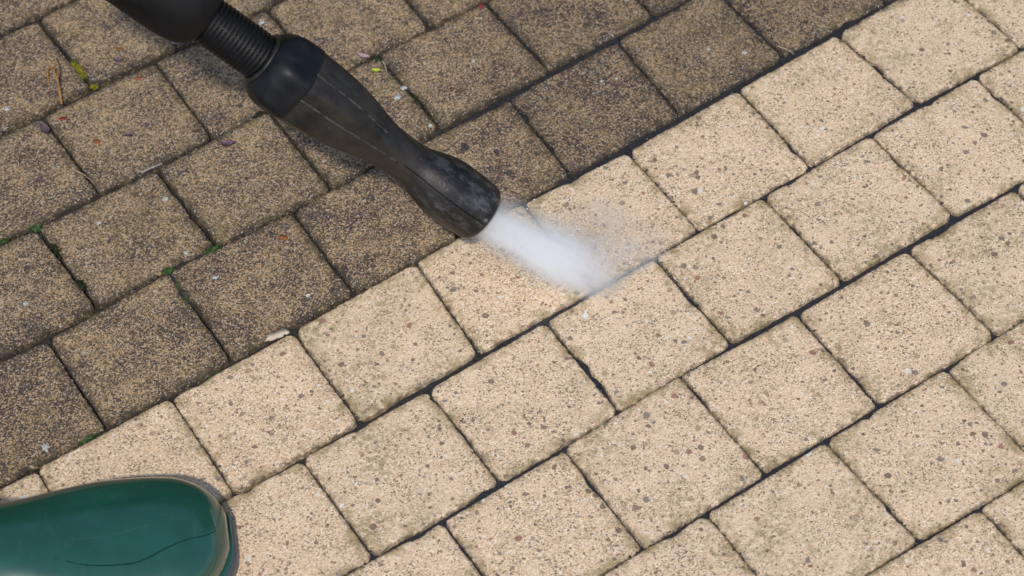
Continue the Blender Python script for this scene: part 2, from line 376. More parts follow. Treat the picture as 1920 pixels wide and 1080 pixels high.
# (course, place, in view, four corners in 0.1 mm)
PAVERS = [
(-5,-8,0,(-11024, 6129, -10121, 6615, -9656, 5730, -10555, 5245)),
(-5,-7,0,(-10121, 6615, -9240, 7091, -8770, 6208, -9656, 5730)),
(-5,-6,0,(-9240, 7091, -8364, 7563, -7878, 6689, -8770, 6208)),
(-5,-5,0,(-8364, 7563, -7451, 8056, -6965, 7181, -7878, 6689)),
(-5,-4,0,(-7451, 8056, -6568, 8531, -6105, 7645, -6965, 7181)),
(-5,-3,0,(-6568, 8531, -5688, 9006, -5217, 8124, -6105, 7645)),
(-5,-2,0,(-5688, 9006, -4817, 9476, -4343, 8596, -5217, 8124)),
(-5,-1,0,(-4817, 9476, -3928, 9955, -3455, 9075, -4343, 8596)),
(-5,0,0,(-3928, 9955, -3020, 10445, -2551, 9562, -3455, 9075)),
(-5,1,0,(-3020, 10445, -2154, 10912, -1687, 10028, -2551, 9562)),
(-5,2,0,(-2154, 10912, -1270, 11389, -806, 10503, -1687, 10028)),
(-5,3,0,(-1270, 11389, -373, 11873, 107, 10996, -806, 10503)),
(-4,-8,0,(-10942, 5036, -10039, 5524, -9575, 4637, -10464, 4158)),
(-4,-7,0,(-10039, 5524, -9184, 5985, -8697, 5111, -9575, 4637)),
(-4,-6,0,(-9184, 5985, -8280, 6472, -7814, 5587, -8697, 5111)),
(-4,-5,0,(-8280, 6472, -7403, 6945, -6917, 6071, -7814, 5587)),
(-4,-4,0,(-7403, 6945, -6513, 7425, -6028, 6550, -6917, 6071)),
(-4,-3,0,(-6513, 7425, -5628, 7902, -5162, 7017, -6028, 6550)),
(-4,-2,0,(-5628, 7902, -4727, 8389, -4246, 7512, -5162, 7017)),
(-4,-1,0,(-4727, 8389, -3852, 8860, -3386, 7975, -4246, 7512)),
(-4,0,0,(-3852, 8860, -2966, 9338, -2482, 8463, -3386, 7975)),
(-4,1,0,(-2966, 9338, -2085, 9813, -1602, 8937, -2482, 8463)),
(-4,2,0,(-2085, 9813, -1169, 10307, -702, 9423, -1602, 8937)),
(-4,3,0,(-1169, 10307, -308, 10771, 179, 9898, -702, 9423)),
(-4,4,0,(-308, 10771, 595, 11259, 1064, 10375, 179, 9898)),
(-4,5,0,(595, 11259, 1486, 11739, 1950, 10853, 1064, 10375)),
(-3,-8,0,(-10928, 3908, -10052, 4380, -9569, 3505, -10451, 3029)),
(-3,-7,0,(-10052, 4380, -9160, 4861, -8674, 3987, -9569, 3505)),
(-3,-6,0,(-9160, 4861, -8273, 5340, -7793, 4462, -8674, 3987)),
(-3,-5,0,(-8273, 5340, -7376, 5823, -6913, 4937, -7793, 4462)),
(-3,-4,0,(-7376, 5823, -6494, 6299, -6026, 5415, -6913, 4937)),
(-3,-3,0,(-6494, 6299, -5597, 6783, -5128, 5900, -6026, 5415)),
(-3,-2,0,(-5597, 6783, -4700, 7266, -4226, 6386, -5128, 5900)),
(-3,-1,0,(-4700, 7266, -3823, 7740, -3349, 6859, -4226, 6386)),
(-3,0,0,(-3823, 7740, -2931, 8221, -2448, 7345, -3349, 6859)),
(-3,1,0,(-2931, 8221, -2073, 8683, -1594, 7806, -2448, 7345)),
(-3,2,0,(-2073, 8683, -1172, 9169, -699, 8289, -1594, 7806)),
(-3,3,0,(-1172, 9169, -273, 9654, 201, 8774, -699, 8289)),
(-3,4,0,(-273, 9654, 617, 10134, 1084, 9250, 201, 8774)),
(-3,5,0,(617, 10134, 1482, 10601, 1952, 9718, 1084, 9250)),
(-3,6,0,(1482, 10601, 2362, 11075, 2834, 10194, 1952, 9718)),
(-3,7,0,(2362, 11075, 3272, 11566, 3747, 10686, 2834, 10194)),
(-2,-8,0,(-10868, 2804, -9982, 3282, -9505, 2403, -10387, 1927)),
(-2,-7,0,(-9982, 3282, -9070, 3773, -8584, 2900, -9505, 2403)),
(-2,-6,0,(-9070, 3773, -8197, 4244, -7735, 3358, -8584, 2900)),
(-2,-5,0,(-8197, 4244, -7303, 4727, -6816, 3853, -7735, 3358)),
(-2,-4,0,(-7303, 4727, -6402, 5212, -5940, 4326, -6816, 3853)),
(-2,-3,0,(-6402, 5212, -5545, 5675, -5064, 4798, -5940, 4326)),
(-2,-2,0,(-5545, 5675, -4643, 6161, -4169, 5281, -5064, 4798)),
(-2,-1,0,(-4643, 6161, -3775, 6629, -3287, 5756, -4169, 5281)),
(-2,0,0,(-3775, 6629, -2859, 7123, -2393, 6239, -3287, 5756)),
(-2,1,0,(-2859, 7123, -1969, 7604, -1491, 6725, -2393, 6239)),
(-2,2,0,(-1969, 7604, -1107, 8068, -637, 7186, -1491, 6725)),
(-2,3,0,(-1107, 8068, -214, 8550, 265, 7672, -637, 7186)),
(-2,4,0,(-214, 8550, 665, 9024, 1143, 8146, 265, 7672)),
(-2,5,0,(665, 9024, 1571, 9513, 2040, 8629, 1143, 8146)),
(-2,6,0,(1571, 9513, 2460, 9992, 2925, 9107, 2040, 8629)),
(-2,7,0,(2460, 9992, 3352, 10473, 3837, 9599, 2925, 9107)),
(-2,8,0,(3352, 10473, 4217, 10940, 4704, 10066, 3837, 9599)),
(-2,9,0,(4217, 10940, 5109, 11421, 5581, 10539, 4704, 10066)),
(-1,-7,0,(-9963, 2156, -9049, 2649, -8587, 1762, -9475, 1283)),
(-1,-6,0,(-9049, 2649, -8165, 3125, -7684, 2249, -8587, 1762)),
(-1,-5,0,(-8165, 3125, -7292, 3597, -6811, 2720, -7684, 2249)),
(-1,-4,0,(-7292, 3597, -6416, 4069, -5942, 3189, -6811, 2720)),
(-1,-3,0,(-6416, 4069, -5531, 4546, -5059, 3665, -5942, 3189)),
(-1,-2,0,(-5531, 4546, -4643, 5025, -4158, 4150, -5059, 3665)),
(-1,-1,0,(-4643, 5025, -3753, 5505, -3271, 4629, -4158, 4150)),
(-1,0,0,(-3753, 5505, -2870, 5982, -2387, 5106, -3271, 4629)),
(-1,1,0,(-2870, 5982, -1968, 6468, -1497, 5586, -2387, 5106)),
(-1,2,0,(-1968, 6468, -1077, 6949, -593, 6073, -1497, 5586)),
(-1,3,0,(-1077, 6949, -182, 7431, 288, 6548, -593, 6073)),
(-1,4,0,(-182, 7431, 687, 7900, 1152, 7014, 288, 6548)),
(-1,5,0,(687, 7900, 1580, 8381, 2050, 7499, 1152, 7014)),
(-1,6,0,(1580, 8381, 2460, 8856, 2926, 7971, 2050, 7499)),
(-1,7,0,(2460, 8856, 3344, 9333, 3806, 8446, 2926, 7971)),
(-1,8,0,(3344, 9333, 4237, 9815, 4723, 8940, 3806, 8446)),
(-1,9,0,(4237, 9815, 5127, 10294, 5611, 9419, 4723, 8940)),
(-1,10,0,(5127, 10294, 6015, 10773, 6494, 9895, 5611, 9419)),
(0,-7,0,(-9877, 1066, -9000, 1539, -8557, 695, -9412, 234)),
(0,-6,0,(-9000, 1539, -8086, 2032, -7625, 1198, -8557, 695)),
(0,-5,0,(-8086, 2032, -7233, 2492, -6788, 1649, -7625, 1198)),
(0,-4,0,(-7233, 2492, -6322, 2983, -5871, 2144, -6788, 1649)),
(0,-3,0,(-6322, 2983, -5435, 3462, -4993, 2617, -5871, 2144)),
(0,-2,0,(-5435, 3462, -4553, 3937, -4097, 3100, -4993, 2617)),
(0,-1,1,(-4553, 3937, -3677, 4410, -3222, 3550, -4097, 3100)),
(0,0,0,(-3677, 4410, -2769, 4900, -2317, 4038, -3222, 3550)),
(0,1,0,(-2769, 4900, -1883, 5377, -1414, 4526, -2317, 4038)),
(0,2,0,(-1883, 5377, -1004, 5851, -534, 5000, -1414, 4526)),
(0,3,0,(-1004, 5851, -124, 6326, 331, 5467, -534, 5000)),
(0,4,0,(-124, 6326, 748, 6797, 1199, 5935, 331, 5467)),
(0,5,0,(748, 6797, 1642, 7278, 2101, 6421, 1199, 5935)),
(0,6,0,(1642, 7278, 2546, 7766, 3008, 6910, 2101, 6421)),
(0,7,0,(2546, 7766, 3412, 8233, 3866, 7373, 3008, 6910)),
(0,8,0,(3412, 8233, 4322, 8724, 4787, 7870, 3866, 7373)),
(0,9,0,(4322, 8724, 5207, 9202, 5657, 8339, 4787, 7870)),
(0,10,0,(5207, 9202, 6078, 9671, 6534, 8812, 5657, 8339)),
(0,11,0,(6078, 9671, 6966, 10150, 7435, 9298, 6534, 8812)),
(0,12,0,(6966, 10150, 7875, 10640, 8333, 9782, 7435, 9298)),
(1,-7,0,(-9878, -17, -8996, 459, -8505, -434, -9399, -916)),
(1,-6,0,(-8996, 459, -8117, 933, -7642, 32, -8505, -434)),
(1,-5,0,(-8117, 933, -7226, 1413, -6729, 524, -7642, 32)),
(1,-4,0,(-7226, 1413, -6353, 1884, -5869, 988, -6729, 524)),
(1,-3,0,(-6353, 1884, -5461, 2365, -4969, 1473, -5869, 988)),
(1,-2,0,(-5461, 2365, -4552, 2855, -4061, 1963, -4969, 1473)),
(1,-1,1,(-4552, 2855, -3670, 3284, -3189, 2462, -4061, 1963)),
(1,0,1,(-3670, 3284, -2784, 3786, -2293, 2880, -3189, 2462)),
(1,1,1,(-2784, 3786, -1907, 4260, -1413, 3347, -2293, 2880)),
(1,2,0,(-1907, 4260, -1007, 4745, -516, 3831, -1413, 3347)),
(1,3,0,(-1007, 4745, -135, 5215, 352, 4299, -516, 3831)),
(1,4,0,(-135, 5215, 761, 5698, 1259, 4788, 352, 4299)),
(1,5,0,(761, 5698, 1670, 6189, 2171, 5280, 1259, 4788)),
(1,6,0,(1670, 6189, 2536, 6656, 3023, 5740, 2171, 5280)),
(1,7,0,(2536, 6656, 3422, 7134, 3910, 6218, 3023, 5740)),
(1,8,0,(3422, 7134, 4301, 7607, 4788, 6692, 3910, 6218)),
(1,9,0,(4301, 7607, 5199, 8092, 5680, 7172, 4788, 6692)),
(1,10,0,(5199, 8092, 6095, 8575, 6599, 7668, 5680, 7172)),
(1,11,0,(6095, 8575, 6960, 9042, 7439, 8122, 6599, 7668)),
(1,12,0,(6960, 9042, 7852, 9523, 8345, 8610, 7439, 8122)),
(1,13,0,(7852, 9523, 8745, 10005, 9251, 9098, 8345, 8610)),
(1,14,0,(8745, 10005, 9640, 10487, 10143, 9580, 9251, 9098)),
(2,-7,0,(-9793, -1129, -8930, -663, -8440, -1544, -9309, -2012)),
(2,-6,0,(-8930, -663, -8024, -175, -7535, -1055, -8440, -1544)),
(2,-5,0,(-8024, -175, -7138, 303, -6657, -582, -7535, -1055)),
(2,-4,0,(-7138, 303, -6241, 787, -5761, -99, -6657, -582)),
(2,-3,0,(-6241, 787, -5362, 1261, -4896, 368, -5761, -99)),
(2,-2,0,(-5362, 1261, -4479, 1737, -3997, 853, -4896, 368)),
(2,-1,1,(-4479, 1737, -3577, 2181, -3089, 1318, -3997, 853)),
(2,0,1,(-3577, 2181, -2686, 2647, -2212, 1769, -3089, 1318)),
(2,1,1,(-2686, 2647, -1776, 3122, -1305, 2259, -2212, 1769)),
(2,2,1,(-1776, 3122, -919, 3614, -443, 2733, -1305, 2259)),
(2,3,1,(-919, 3614, -23, 4097, 471, 3204, -443, 2733)),
(2,4,0,(-23, 4097, 861, 4573, 1353, 3680, 471, 3204)),
(2,5,0,(861, 4573, 1754, 5055, 2226, 4150, 1353, 3680)),
(2,6,0,(1754, 5055, 2641, 5534, 3134, 4640, 2226, 4150)),
(2,7,0,(2641, 5534, 3508, 6001, 3982, 5097, 3134, 4640)),
(2,8,0,(3508, 6001, 4390, 6477, 4880, 5582, 3982, 5097)),
(2,9,0,(4390, 6477, 5291, 6963, 5788, 6071, 4880, 5582)),
(2,10,0,(5291, 6963, 6189, 7447, 6668, 6546, 5788, 6071)),
(2,11,0,(6189, 7447, 7057, 7915, 7530, 7011, 6668, 6546)),
(2,12,0,(7057, 7915, 7965, 8405, 8455, 7510, 7530, 7011)),
(2,13,0,(7965, 8405, 8844, 8879, 9323, 7978, 8455, 7510)),
(2,14,0,(8844, 8879, 9713, 9348, 10198, 8450, 9323, 7978)),
(2,15,0,(9713, 9348, 10607, 9830, 11104, 8939, 10198, 8450)),
(3,-6,0,(-8899, -1791, -7996, -1304, -7534, -2185, -8429, -2669)),
(3,-5,0,(-7996, -1304, -7092, -816, -6632, -1699, -7534, -2185)),
(3,-4,0,(-7092, -816, -6237, -355, -5752, -1224, -6632, -1699)),
(3,-3,0,(-6237, -355, -5335, 131, -4867, -747, -5752, -1224)),
(3,-2,0,(-5335, 131, -4448, 610, -3971, -264, -4867, -747)),
(3,-1,1,(-4448, 610, -3571, 1039, -3072, 214, -3971, -264)),
(3,0,1,(-3571, 1039, -2655, 1518, -2180, 686, -3072, 214)),
(3,1,1,(-2655, 1518, -1776, 2008, -1295, 1125, -2180, 686)),
(3,2,1,(-1776, 2008, -885, 2482, -428, 1644, -1295, 1125)),
(3,3,1,(-885, 2482, 10, 2955, 469, 2117, -428, 1644)),
(3,4,1,(10, 2955, 910, 3440, 1364, 2598, 469, 2117)),
(3,5,1,(910, 3440, 1782, 3911, 2230, 3061, 1364, 2598)),
(3,6,0,(1782, 3911, 2681, 4395, 3128, 3545, 2230, 3061)),
(3,7,0,(2681, 4395, 3551, 4865, 4021, 4027, 3128, 3545)),
(3,8,0,(3551, 4865, 4445, 5347, 4900, 4501, 4021, 4027)),
(3,9,0,(4445, 5347, 5346, 5833, 5813, 4993, 4900, 4501)),
(3,10,0,(5346, 5833, 6233, 6311, 6699, 5471, 5813, 4993)),
(3,11,0,(6233, 6311, 7107, 6783, 7570, 5941, 6699, 5471)),
(3,12,0,(7107, 6783, 8011, 7270, 8460, 6421, 7570, 5941)),
(3,13,0,(8011, 7270, 8895, 7747, 9363, 6908, 8460, 6421)),
(3,14,0,(8895, 7747, 9773, 8220, 10222, 7371, 9363, 6908)),
(3,15,0,(9773, 8220, 10657, 8697, 11126, 7859, 10222, 7371)),
(3,16,0,(10657, 8697, 11552, 9180, 12011, 8336, 11126, 7859)),
(3,17,0,(11552, 9180, 12424, 9650, 12890, 8810, 12011, 8336)),
(4,-6,0,(-8764, -2849, -7894, -2380, -7403, -3267, -8289, -3745)),
(4,-5,0,(-7894, -2380, -6988, -1891, -6510, -2785, -7403, -3267)),
(4,-4,0,(-6988, -1891, -6120, -1423, -5646, -2319, -6510, -2785)),
(4,-3,0,(-6120, -1423, -5217, -936, -4735, -1827, -5646, -2319)),
(4,-2,0,(-5217, -936, -4350, -468, -3867, -1360, -4735, -1827)),
(4,-1,1,(-4350, -468, -3434, -34, -2969, -882, -3867, -1360)),
(4,0,1,(-3434, -34, -2546, 492, -2071, -381, -2969, -882)),
(4,1,1,(-2546, 492, -1607, 941, -1165, 101, -2071, -381)),
(4,2,1,(-1607, 941, -823, 1385, -353, 514, -1165, 101)),
(4,3,1,(-823, 1385, 126, 1880, 539, 1030, -353, 514)),
(4,4,1,(126, 1880, 1031, 2373, 1433, 1513, 539, 1030)),
(4,5,1,(1031, 2373, 1863, 2863, 2322, 2010, 1433, 1513)),
(4,6,1,(1863, 2863, 2773, 3354, 3240, 2496, 2322, 2010)),
(4,7,0,(2773, 3354, 3666, 3835, 4139, 2983, 3240, 2496)),
(4,8,0,(3666, 3835, 4555, 4315, 5010, 3452, 4139, 2983)),
(4,9,0,(4555, 4315, 5439, 4792, 5892, 3928, 5010, 3452)),
(4,10,0,(5439, 4792, 6316, 5265, 6771, 4402, 5892, 3928)),
(4,11,0,(6316, 5265, 7214, 5749, 7690, 4898, 6771, 4402)),
(4,12,0,(7214, 5749, 8078, 6215, 8552, 5363, 7690, 4898)),
(4,13,0,(8078, 6215, 8965, 6693, 9428, 5835, 8552, 5363)),
(4,14,0,(8965, 6693, 9866, 7179, 10323, 6318, 9428, 5835)),
(4,15,0,(9866, 7179, 10753, 7657, 11224, 6804, 10323, 6318)),
(4,16,0,(10753, 7657, 11648, 8140, 12123, 7289, 11224, 6804)),
(4,17,0,(11648, 8140, 12511, 8606, 12967, 7744, 12123, 7289)),
(4,18,0,(12511, 8606, 13410, 9091, 13860, 8226, 12967, 7744)),
(5,-6,0,(-8731, -3983, -7866, -3516, -7393, -4401, -8245, -4861)),
(5,-5,0,(-7866, -3516, -6959, -3027, -6472, -3904, -7393, -4401)),
(5,-4,0,(-6959, -3027, -6084, -2555, -5612, -3441, -6472, -3904)),
(5,-3,0,(-6084, -2555, -5198, -2077, -4717, -2958, -5612, -3441)),
(5,-2,0,(-5198, -2077, -4319, -1603, -3839, -2485, -4717, -2958)),
(5,-1,1,(-4319, -1603, -3457, -1167, -2993, -2028, -3839, -2485)),
(5,0,1,(-3457, -1167, -2518, -672, -2068, -1527, -2993, -2028)),
(5,1,1,(-2518, -672, -1622, -180, -1168, -1040, -2068, -1527)),
(5,2,1,(-1622, -180, -697, 336, -281, -551, -1168, -1040)),
(5,3,1,(-697, 336, 139, 796, 601, -91, -281, -551)),
(5,4,1,(139, 796, 988, 1203, 1431, 363, 601, -91)),
(5,5,1,(988, 1203, 1910, 1722, 2347, 861, 1431, 363)),
(5,6,1,(1910, 1722, 2772, 2200, 3263, 1392, 2347, 861)),
(5,7,1,(2772, 2200, 3692, 2741, 4178, 1840, 3263, 1392)),
(5,8,1,(3692, 2741, 4562, 3211, 5044, 2307, 4178, 1840)),
(5,9,0,(4562, 3211, 5448, 3689, 5939, 2790, 5044, 2307)),
(5,10,0,(5448, 3689, 6316, 4157, 6797, 3253, 5939, 2790)),
(5,11,0,(6316, 4157, 7214, 4641, 7691, 3735, 6797, 3253)),
(5,12,0,(7214, 4641, 8081, 5109, 8578, 4213, 7691, 3735)),
(5,13,0,(8081, 5109, 8971, 5589, 9461, 4689, 8578, 4213)),
(5,14,0,(8971, 5589, 9859, 6067, 10350, 5169, 9461, 4689)),
(5,15,0,(9859, 6067, 10756, 6551, 11239, 5648, 10350, 5169)),
(5,16,0,(10756, 6551, 11637, 7027, 12112, 6119, 11239, 5648)),
(5,17,0,(11637, 7027, 12517, 7501, 13009, 6603, 12112, 6119)),
(6,-6,0,(-7793, -4617, -6905, -4138, -6444, -5021, -7321, -5494)),
(6,-5,0,(-6905, -4138, -6037, -3670, -5572, -4551, -6444, -5021)),
(6,-4,0,(-6037, -3670, -5120, -3175, -4641, -4049, -5572, -4551)),
(6,-3,0,(-5120, -3175, -4235, -2698, -3756, -3571, -4641, -4049)),
(6,-2,0,(-4235, -2698, -3362, -2227, -2883, -3101, -3756, -3571)),
(6,-1,1,(-3362, -2227, -2466, -1744, -1988, -2618, -2883, -3101)),
(6,0,1,(-2466, -1744, -1581, -1308, -1112, -2156, -1988, -2618)),
(6,1,1,(-1581, -1308, -671, -830, -217, -1667, -1112, -2156)),
(6,2,1,(-671, -830, 216, -337, 660, -1187, -217, -1667)),
(6,3,1,(216, -337, 1073, 149, 1530, -693, 660, -1187)),
(6,4,1,(1073, 149, 1944, 614, 2402, -243, 1530, -693)),
(6,5,1,(1944, 614, 2847, 1114, 3322, 250, 2402, -243)),
(6,6,1,(2847, 1114, 3756, 1601, 4248, 690, 3322, 250)),
(6,7,1,(3756, 1601, 4631, 2084, 5136, 1169, 4248, 690)),
(6,8,0,(4631, 2084, 5504, 2555, 6006, 1639, 5136, 1169)),
(6,9,0,(5504, 2555, 6396, 3036, 6893, 2117, 6006, 1639)),
(6,10,0,(6396, 3036, 7269, 3507, 7762, 2585, 6893, 2117)),
(6,11,0,(7269, 3507, 8182, 4000, 8682, 3082, 7762, 2585)),
(6,12,0,(8182, 4000, 9055, 4470, 9556, 3553, 8682, 3082)),
(6,13,0,(9055, 4470, 9942, 4949, 10451, 4035, 9556, 3553)),
(6,14,0,(9942, 4949, 10813, 5418, 11303, 4495, 10451, 4035)),
(6,15,0,(10813, 5418, 11713, 5904, 12214, 4987, 11303, 4495)),
(7,-4,0,(-5956, -4758, -5081, -4286, -4609, -5170, -5493, -5647)),
(7,-3,0,(-5081, -4286, -4212, -3817, -3729, -4696, -4609, -5170)),
(7,-2,0,(-4212, -3817, -3312, -3332, -2831, -4212, -3729, -4696)),
(7,-1,0,(-3312, -3332, -2433, -2858, -1959, -3741, -2831, -4212)),
(7,0,0,(-2433, -2858, -1548, -2381, -1078, -3266, -1959, -3741)),
(7,1,1,(-1548, -2381, -631, -1931, -174, -2778, -1078, -3266)),
(7,2,1,(-631, -1931, 249, -1438, 704, -2299, -174, -2778)),
(7,3,1,(249, -1438, 1119, -931, 1593, -1809, 704, -2299)),
(7,4,1,(1119, -931, 2021, -489, 2465, -1350, 1593, -1809)),
(7,5,1,(2021, -489, 2915, -11, 3401, -867, 2465, -1350)),
(7,6,1,(2915, -11, 3808, 453, 4282, -394, 3401, -867)),
(7,7,1,(3808, 453, 4705, 937, 5159, 80, 4282, -394)),
(7,8,0,(4705, 937, 5597, 1418, 6047, 558, 5159, 80)),
(7,9,0,(5597, 1418, 6459, 1883, 6914, 1026, 6047, 558)),
(7,10,0,(6459, 1883, 7365, 2371, 7826, 1518, 6914, 1026)),
(7,11,0,(7365, 2371, 8238, 2842, 8709, 1994, 7826, 1518)),
(7,12,0,(8238, 2842, 9129, 3322, 9586, 2467, 8709, 1994)),
(7,13,0,(9129, 3322, 10013, 3799, 10463, 2940, 9586, 2467)),
(7,14,0,(10013, 3799, 10917, 4287, 11383, 3436, 10463, 2940)),
(8,-2,0,(-4157, -4927, -3262, -4444, -2788, -5329, -3670, -5805)),
(8,-1,0,(-3262, -4444, -2362, -3959, -1895, -4848, -2788, -5329)),
(8,0,0,(-2362, -3959, -1508, -3498, -1043, -4388, -1895, -4848)),
(8,1,0,(-1508, -3498, -607, -3012, -118, -3889, -1043, -4388)),
(8,2,0,(-607, -3012, 296, -2525, 777, -3406, -118, -3889)),
(8,3,1,(296, -2525, 1152, -2083, 1621, -2951, 777, -3406)),
(8,4,1,(1152, -2083, 2048, -1600, 2538, -2455, 1621, -2951)),
(8,5,1,(2048, -1600, 2983, -1097, 3468, -1996, 2538, -2455)),
(8,6,1,(2983, -1097, 3821, -642, 4301, -1547, 3468, -1996)),
(8,7,0,(3821, -642, 4729, -153, 5215, -1054, 4301, -1547)),
(8,8,0,(4729, -153, 5609, 322, 6090, -582, 5215, -1054)),
(8,9,0,(5609, 322, 6486, 795, 6979, -103, 6090, -582)),
(8,10,0,(6486, 795, 7380, 1277, 7864, 375, 6979, -103)),
(8,11,0,(7380, 1277, 8267, 1755, 8765, 861, 7864, 375)),
(8,12,0,(8267, 1755, 9150, 2232, 9637, 1331, 8765, 861)),
(8,13,0,(9150, 2232, 10062, 2723, 10561, 1829, 9637, 1331)),
(9,0,0,(-2342, -5089, -1450, -4608, -963, -5488, -1853, -5968)),
(9,1,0,(-1450, -4608, -591, -4144, -103, -5024, -963, -5488)),
(9,2,0,(-591, -4144, 310, -3658, 783, -4547, -103, -5024)),
(9,3,0,(310, -3658, 1186, -3186, 1662, -4072, 783, -4547)),
(9,4,0,(1186, -3186, 2083, -2702, 2567, -3584, 1662, -4072)),
(9,5,1,(2083, -2702, 2988, -2257, 3448, -3109, 2567, -3584)),
(9,6,1,(2988, -2257, 3859, -1785, 4330, -2633, 3448, -3109)),
(9,7,0,(3859, -1785, 4756, -1301, 5214, -2157, 4330, -2633)),
(9,8,0,(4756, -1301, 5636, -827, 6109, -1674, 5214, -2157)),
(9,9,0,(5636, -827, 6520, -350, 6979, -1205, 6109, -1674)),
(9,10,0,(6520, -350, 7412, 131, 7873, -723, 6979, -1205)),
(9,11,0,(7412, 131, 8292, 606, 8756, -246, 7873, -723)),
(9,12,0,(8292, 606, 9193, 1091, 9648, 235, 8756, -246)),
(9,13,0,(9193, 1091, 10075, 1567, 10549, 721, 9648, 235)),
(10,2,0,(-517, -5247, 393, -4757, 856, -5643, -35, -6123)),
(10,3,0,(393, -4757, 1268, -4285, 1755, -5158, 856, -5643)),
(10,4,0,(1268, -4285, 2162, -3803, 2639, -4682, 1755, -5158)),
(10,5,0,(2162, -3803, 3019, -3341, 3495, -4220, 2639, -4682)),
(10,6,0,(3019, -3341, 3922, -2854, 4388, -3738, 3495, -4220)),
(10,7,0,(3922, -2854, 4804, -2378, 5282, -3256, 4388, -3738)),
(10,8,0,(4804, -2378, 5704, -1893, 6185, -2769, 5282, -3256)),
(10,9,0,(5704, -1893, 6573, -1424, 7049, -2303, 6185, -2769)),
(10,10,0,(6573, -1424, 7459, -946, 7927, -1830, 7049, -2303)),
(10,11,0,(7459, -946, 8356, -462, 8828, -1344, 7927, -1830)),
(10,12,0,(8356, -462, 9247, 18, 9720, -863, 8828, -1344)),
(11,4,0,(1303, -5402, 2174, -4932, 2637, -5819, 1783, -6280)),
(11,5,0,(2174, -4932, 3076, -4446, 3559, -5321, 2637, -5819)),
(11,6,0,(3076, -4446, 3944, -3978, 4406, -4864, 3559, -5321)),
(11,7,0,(3944, -3978, 4820, -3505, 5297, -4384, 4406, -4864)),
(11,8,0,(4820, -3505, 5728, -3016, 6206, -3894, 5297, -4384)),
(11,9,0,(5728, -3016, 6606, -2542, 7071, -3427, 6206, -3894)),
(11,10,0,(6606, -2542, 7487, -2067, 7956, -2950, 7071, -3427)),
(11,11,0,(7487, -2067, 8385, -1582, 8873, -2456, 7956, -2950)),
(12,6,0,(3109, -5564, 3995, -5086, 4470, -5966, 3588, -6442)),
(12,7,0,(3995, -5086, 4882, -4608, 5361, -5486, 4470, -5966)),
(12,8,0,(4882, -4608, 5799, -4113, 6262, -5000, 5361, -5486)),
(12,9,0,(5799, -4113, 6672, -3643, 7154, -4519, 6262, -5000)),
(12,10,0,(6672, -3643, 7570, -3158, 8050, -4035, 7154, -4519)),
(13,8,0,(4929, -5719, 5807, -5245, 6293, -6119, 5412, -6594)),
(13,9,0,(5807, -5245, 6697, -4765, 7172, -5645, 6293, -6119)),
(13,10,0,(6697, -4765, 7573, -4293, 8040, -5177, 7172, -5645)),
]

# ---------------------------------------------------------------- the pavement
UD = Vector((0.88015105, 0.47469372, 0))       # along a course of pavers
VD = Vector((0.47469372, -0.88015105, 0))      # across the courses
def uv(x, y):
    """course coordinates of a point on the pavement (course number = floor of v)"""
    return (3.00747 + (x * UD.x + y * UD.y) / .1007637, 5.626857 + (x * VD.x + y * VD.y) / .1)

def wetness(x, y):
    u, v = uv(x, y)
    a = v - 4.55 - max(0, 3.6 - u) * .62 + .5 * noise.noise(Vector((x * 9, y * 9, 3)))
    b = 1.7 - math.hypot(u - 5.6, (v - 4.5) * 1.05) * .75
    return max(0.0, min(1.0, max(a, b) + .3))

# leafy block added out of view, only to darken the reflection in the boot
M_ADDED_HEDGE = mat_plain("added_hedge_leaves", (.018, .035, .012), (.05, .085, .028), 14)
def added_hedge_mesh():
    r = random.Random(4); vs, fs = [], []
    bx = [(-4, 2.9, 0), (4.5, 2.9, 0), (4.5, 3.7, 0), (-4, 3.7, 0), (-4, 3.0, 2.9), (4.5, 3.0, 2.9), (4.5, 3.6, 2.9), (-4, 3.6, 2.9)]
    vs += [Vector(v) for v in bx]; fs += [(3, 2, 1, 0), (4, 5, 6, 7), (0, 1, 5, 4), (1, 2, 6, 5), (2, 3, 7, 6), (3, 0, 4, 7)]
    for _ in range(9000):
        side = r.random()
        c = Vector((r.uniform(-4, 4.5), 2.92 + r.gauss(0, .07), r.uniform(0, 3.0))) if side < .7 else Vector((r.uniform(-4, 4.5), r.uniform(2.9, 3.7), 2.92 + abs(r.gauss(0, .12))))
        u = Vector((r.gauss(0, 1), r.gauss(0, 1), r.gauss(0, 1))).normalized() * .06
        w = u.cross(Vector((r.gauss(0, 1), r.gauss(0, 1), r.gauss(0, 1)))).normalized() * .03
        i = len(vs); vs += [c - u, c + w, c + u, c - w]; fs.append((i, i + 1, i + 2, i + 3))
    return mesh("added_hedge", vs, fs)
tag(link("added_hedge", added_hedge_mesh(), M_ADDED_HEDGE, smooth=False), "dark green leafy block added out of view to darken the reflection in the boot", "added_hedge")

# mean ground far around
g = mesh("ground", [(-60, -60, -.07), (60, -60, -.07), (60, 60, -.07), (-60, 60, -.07)], [(0, 1, 2, 3)])
tag(link("ground", g, M_GROUND, smooth=False), kind="structure")

pavement = empty("pavement")
tag(pavement, kind="structure")

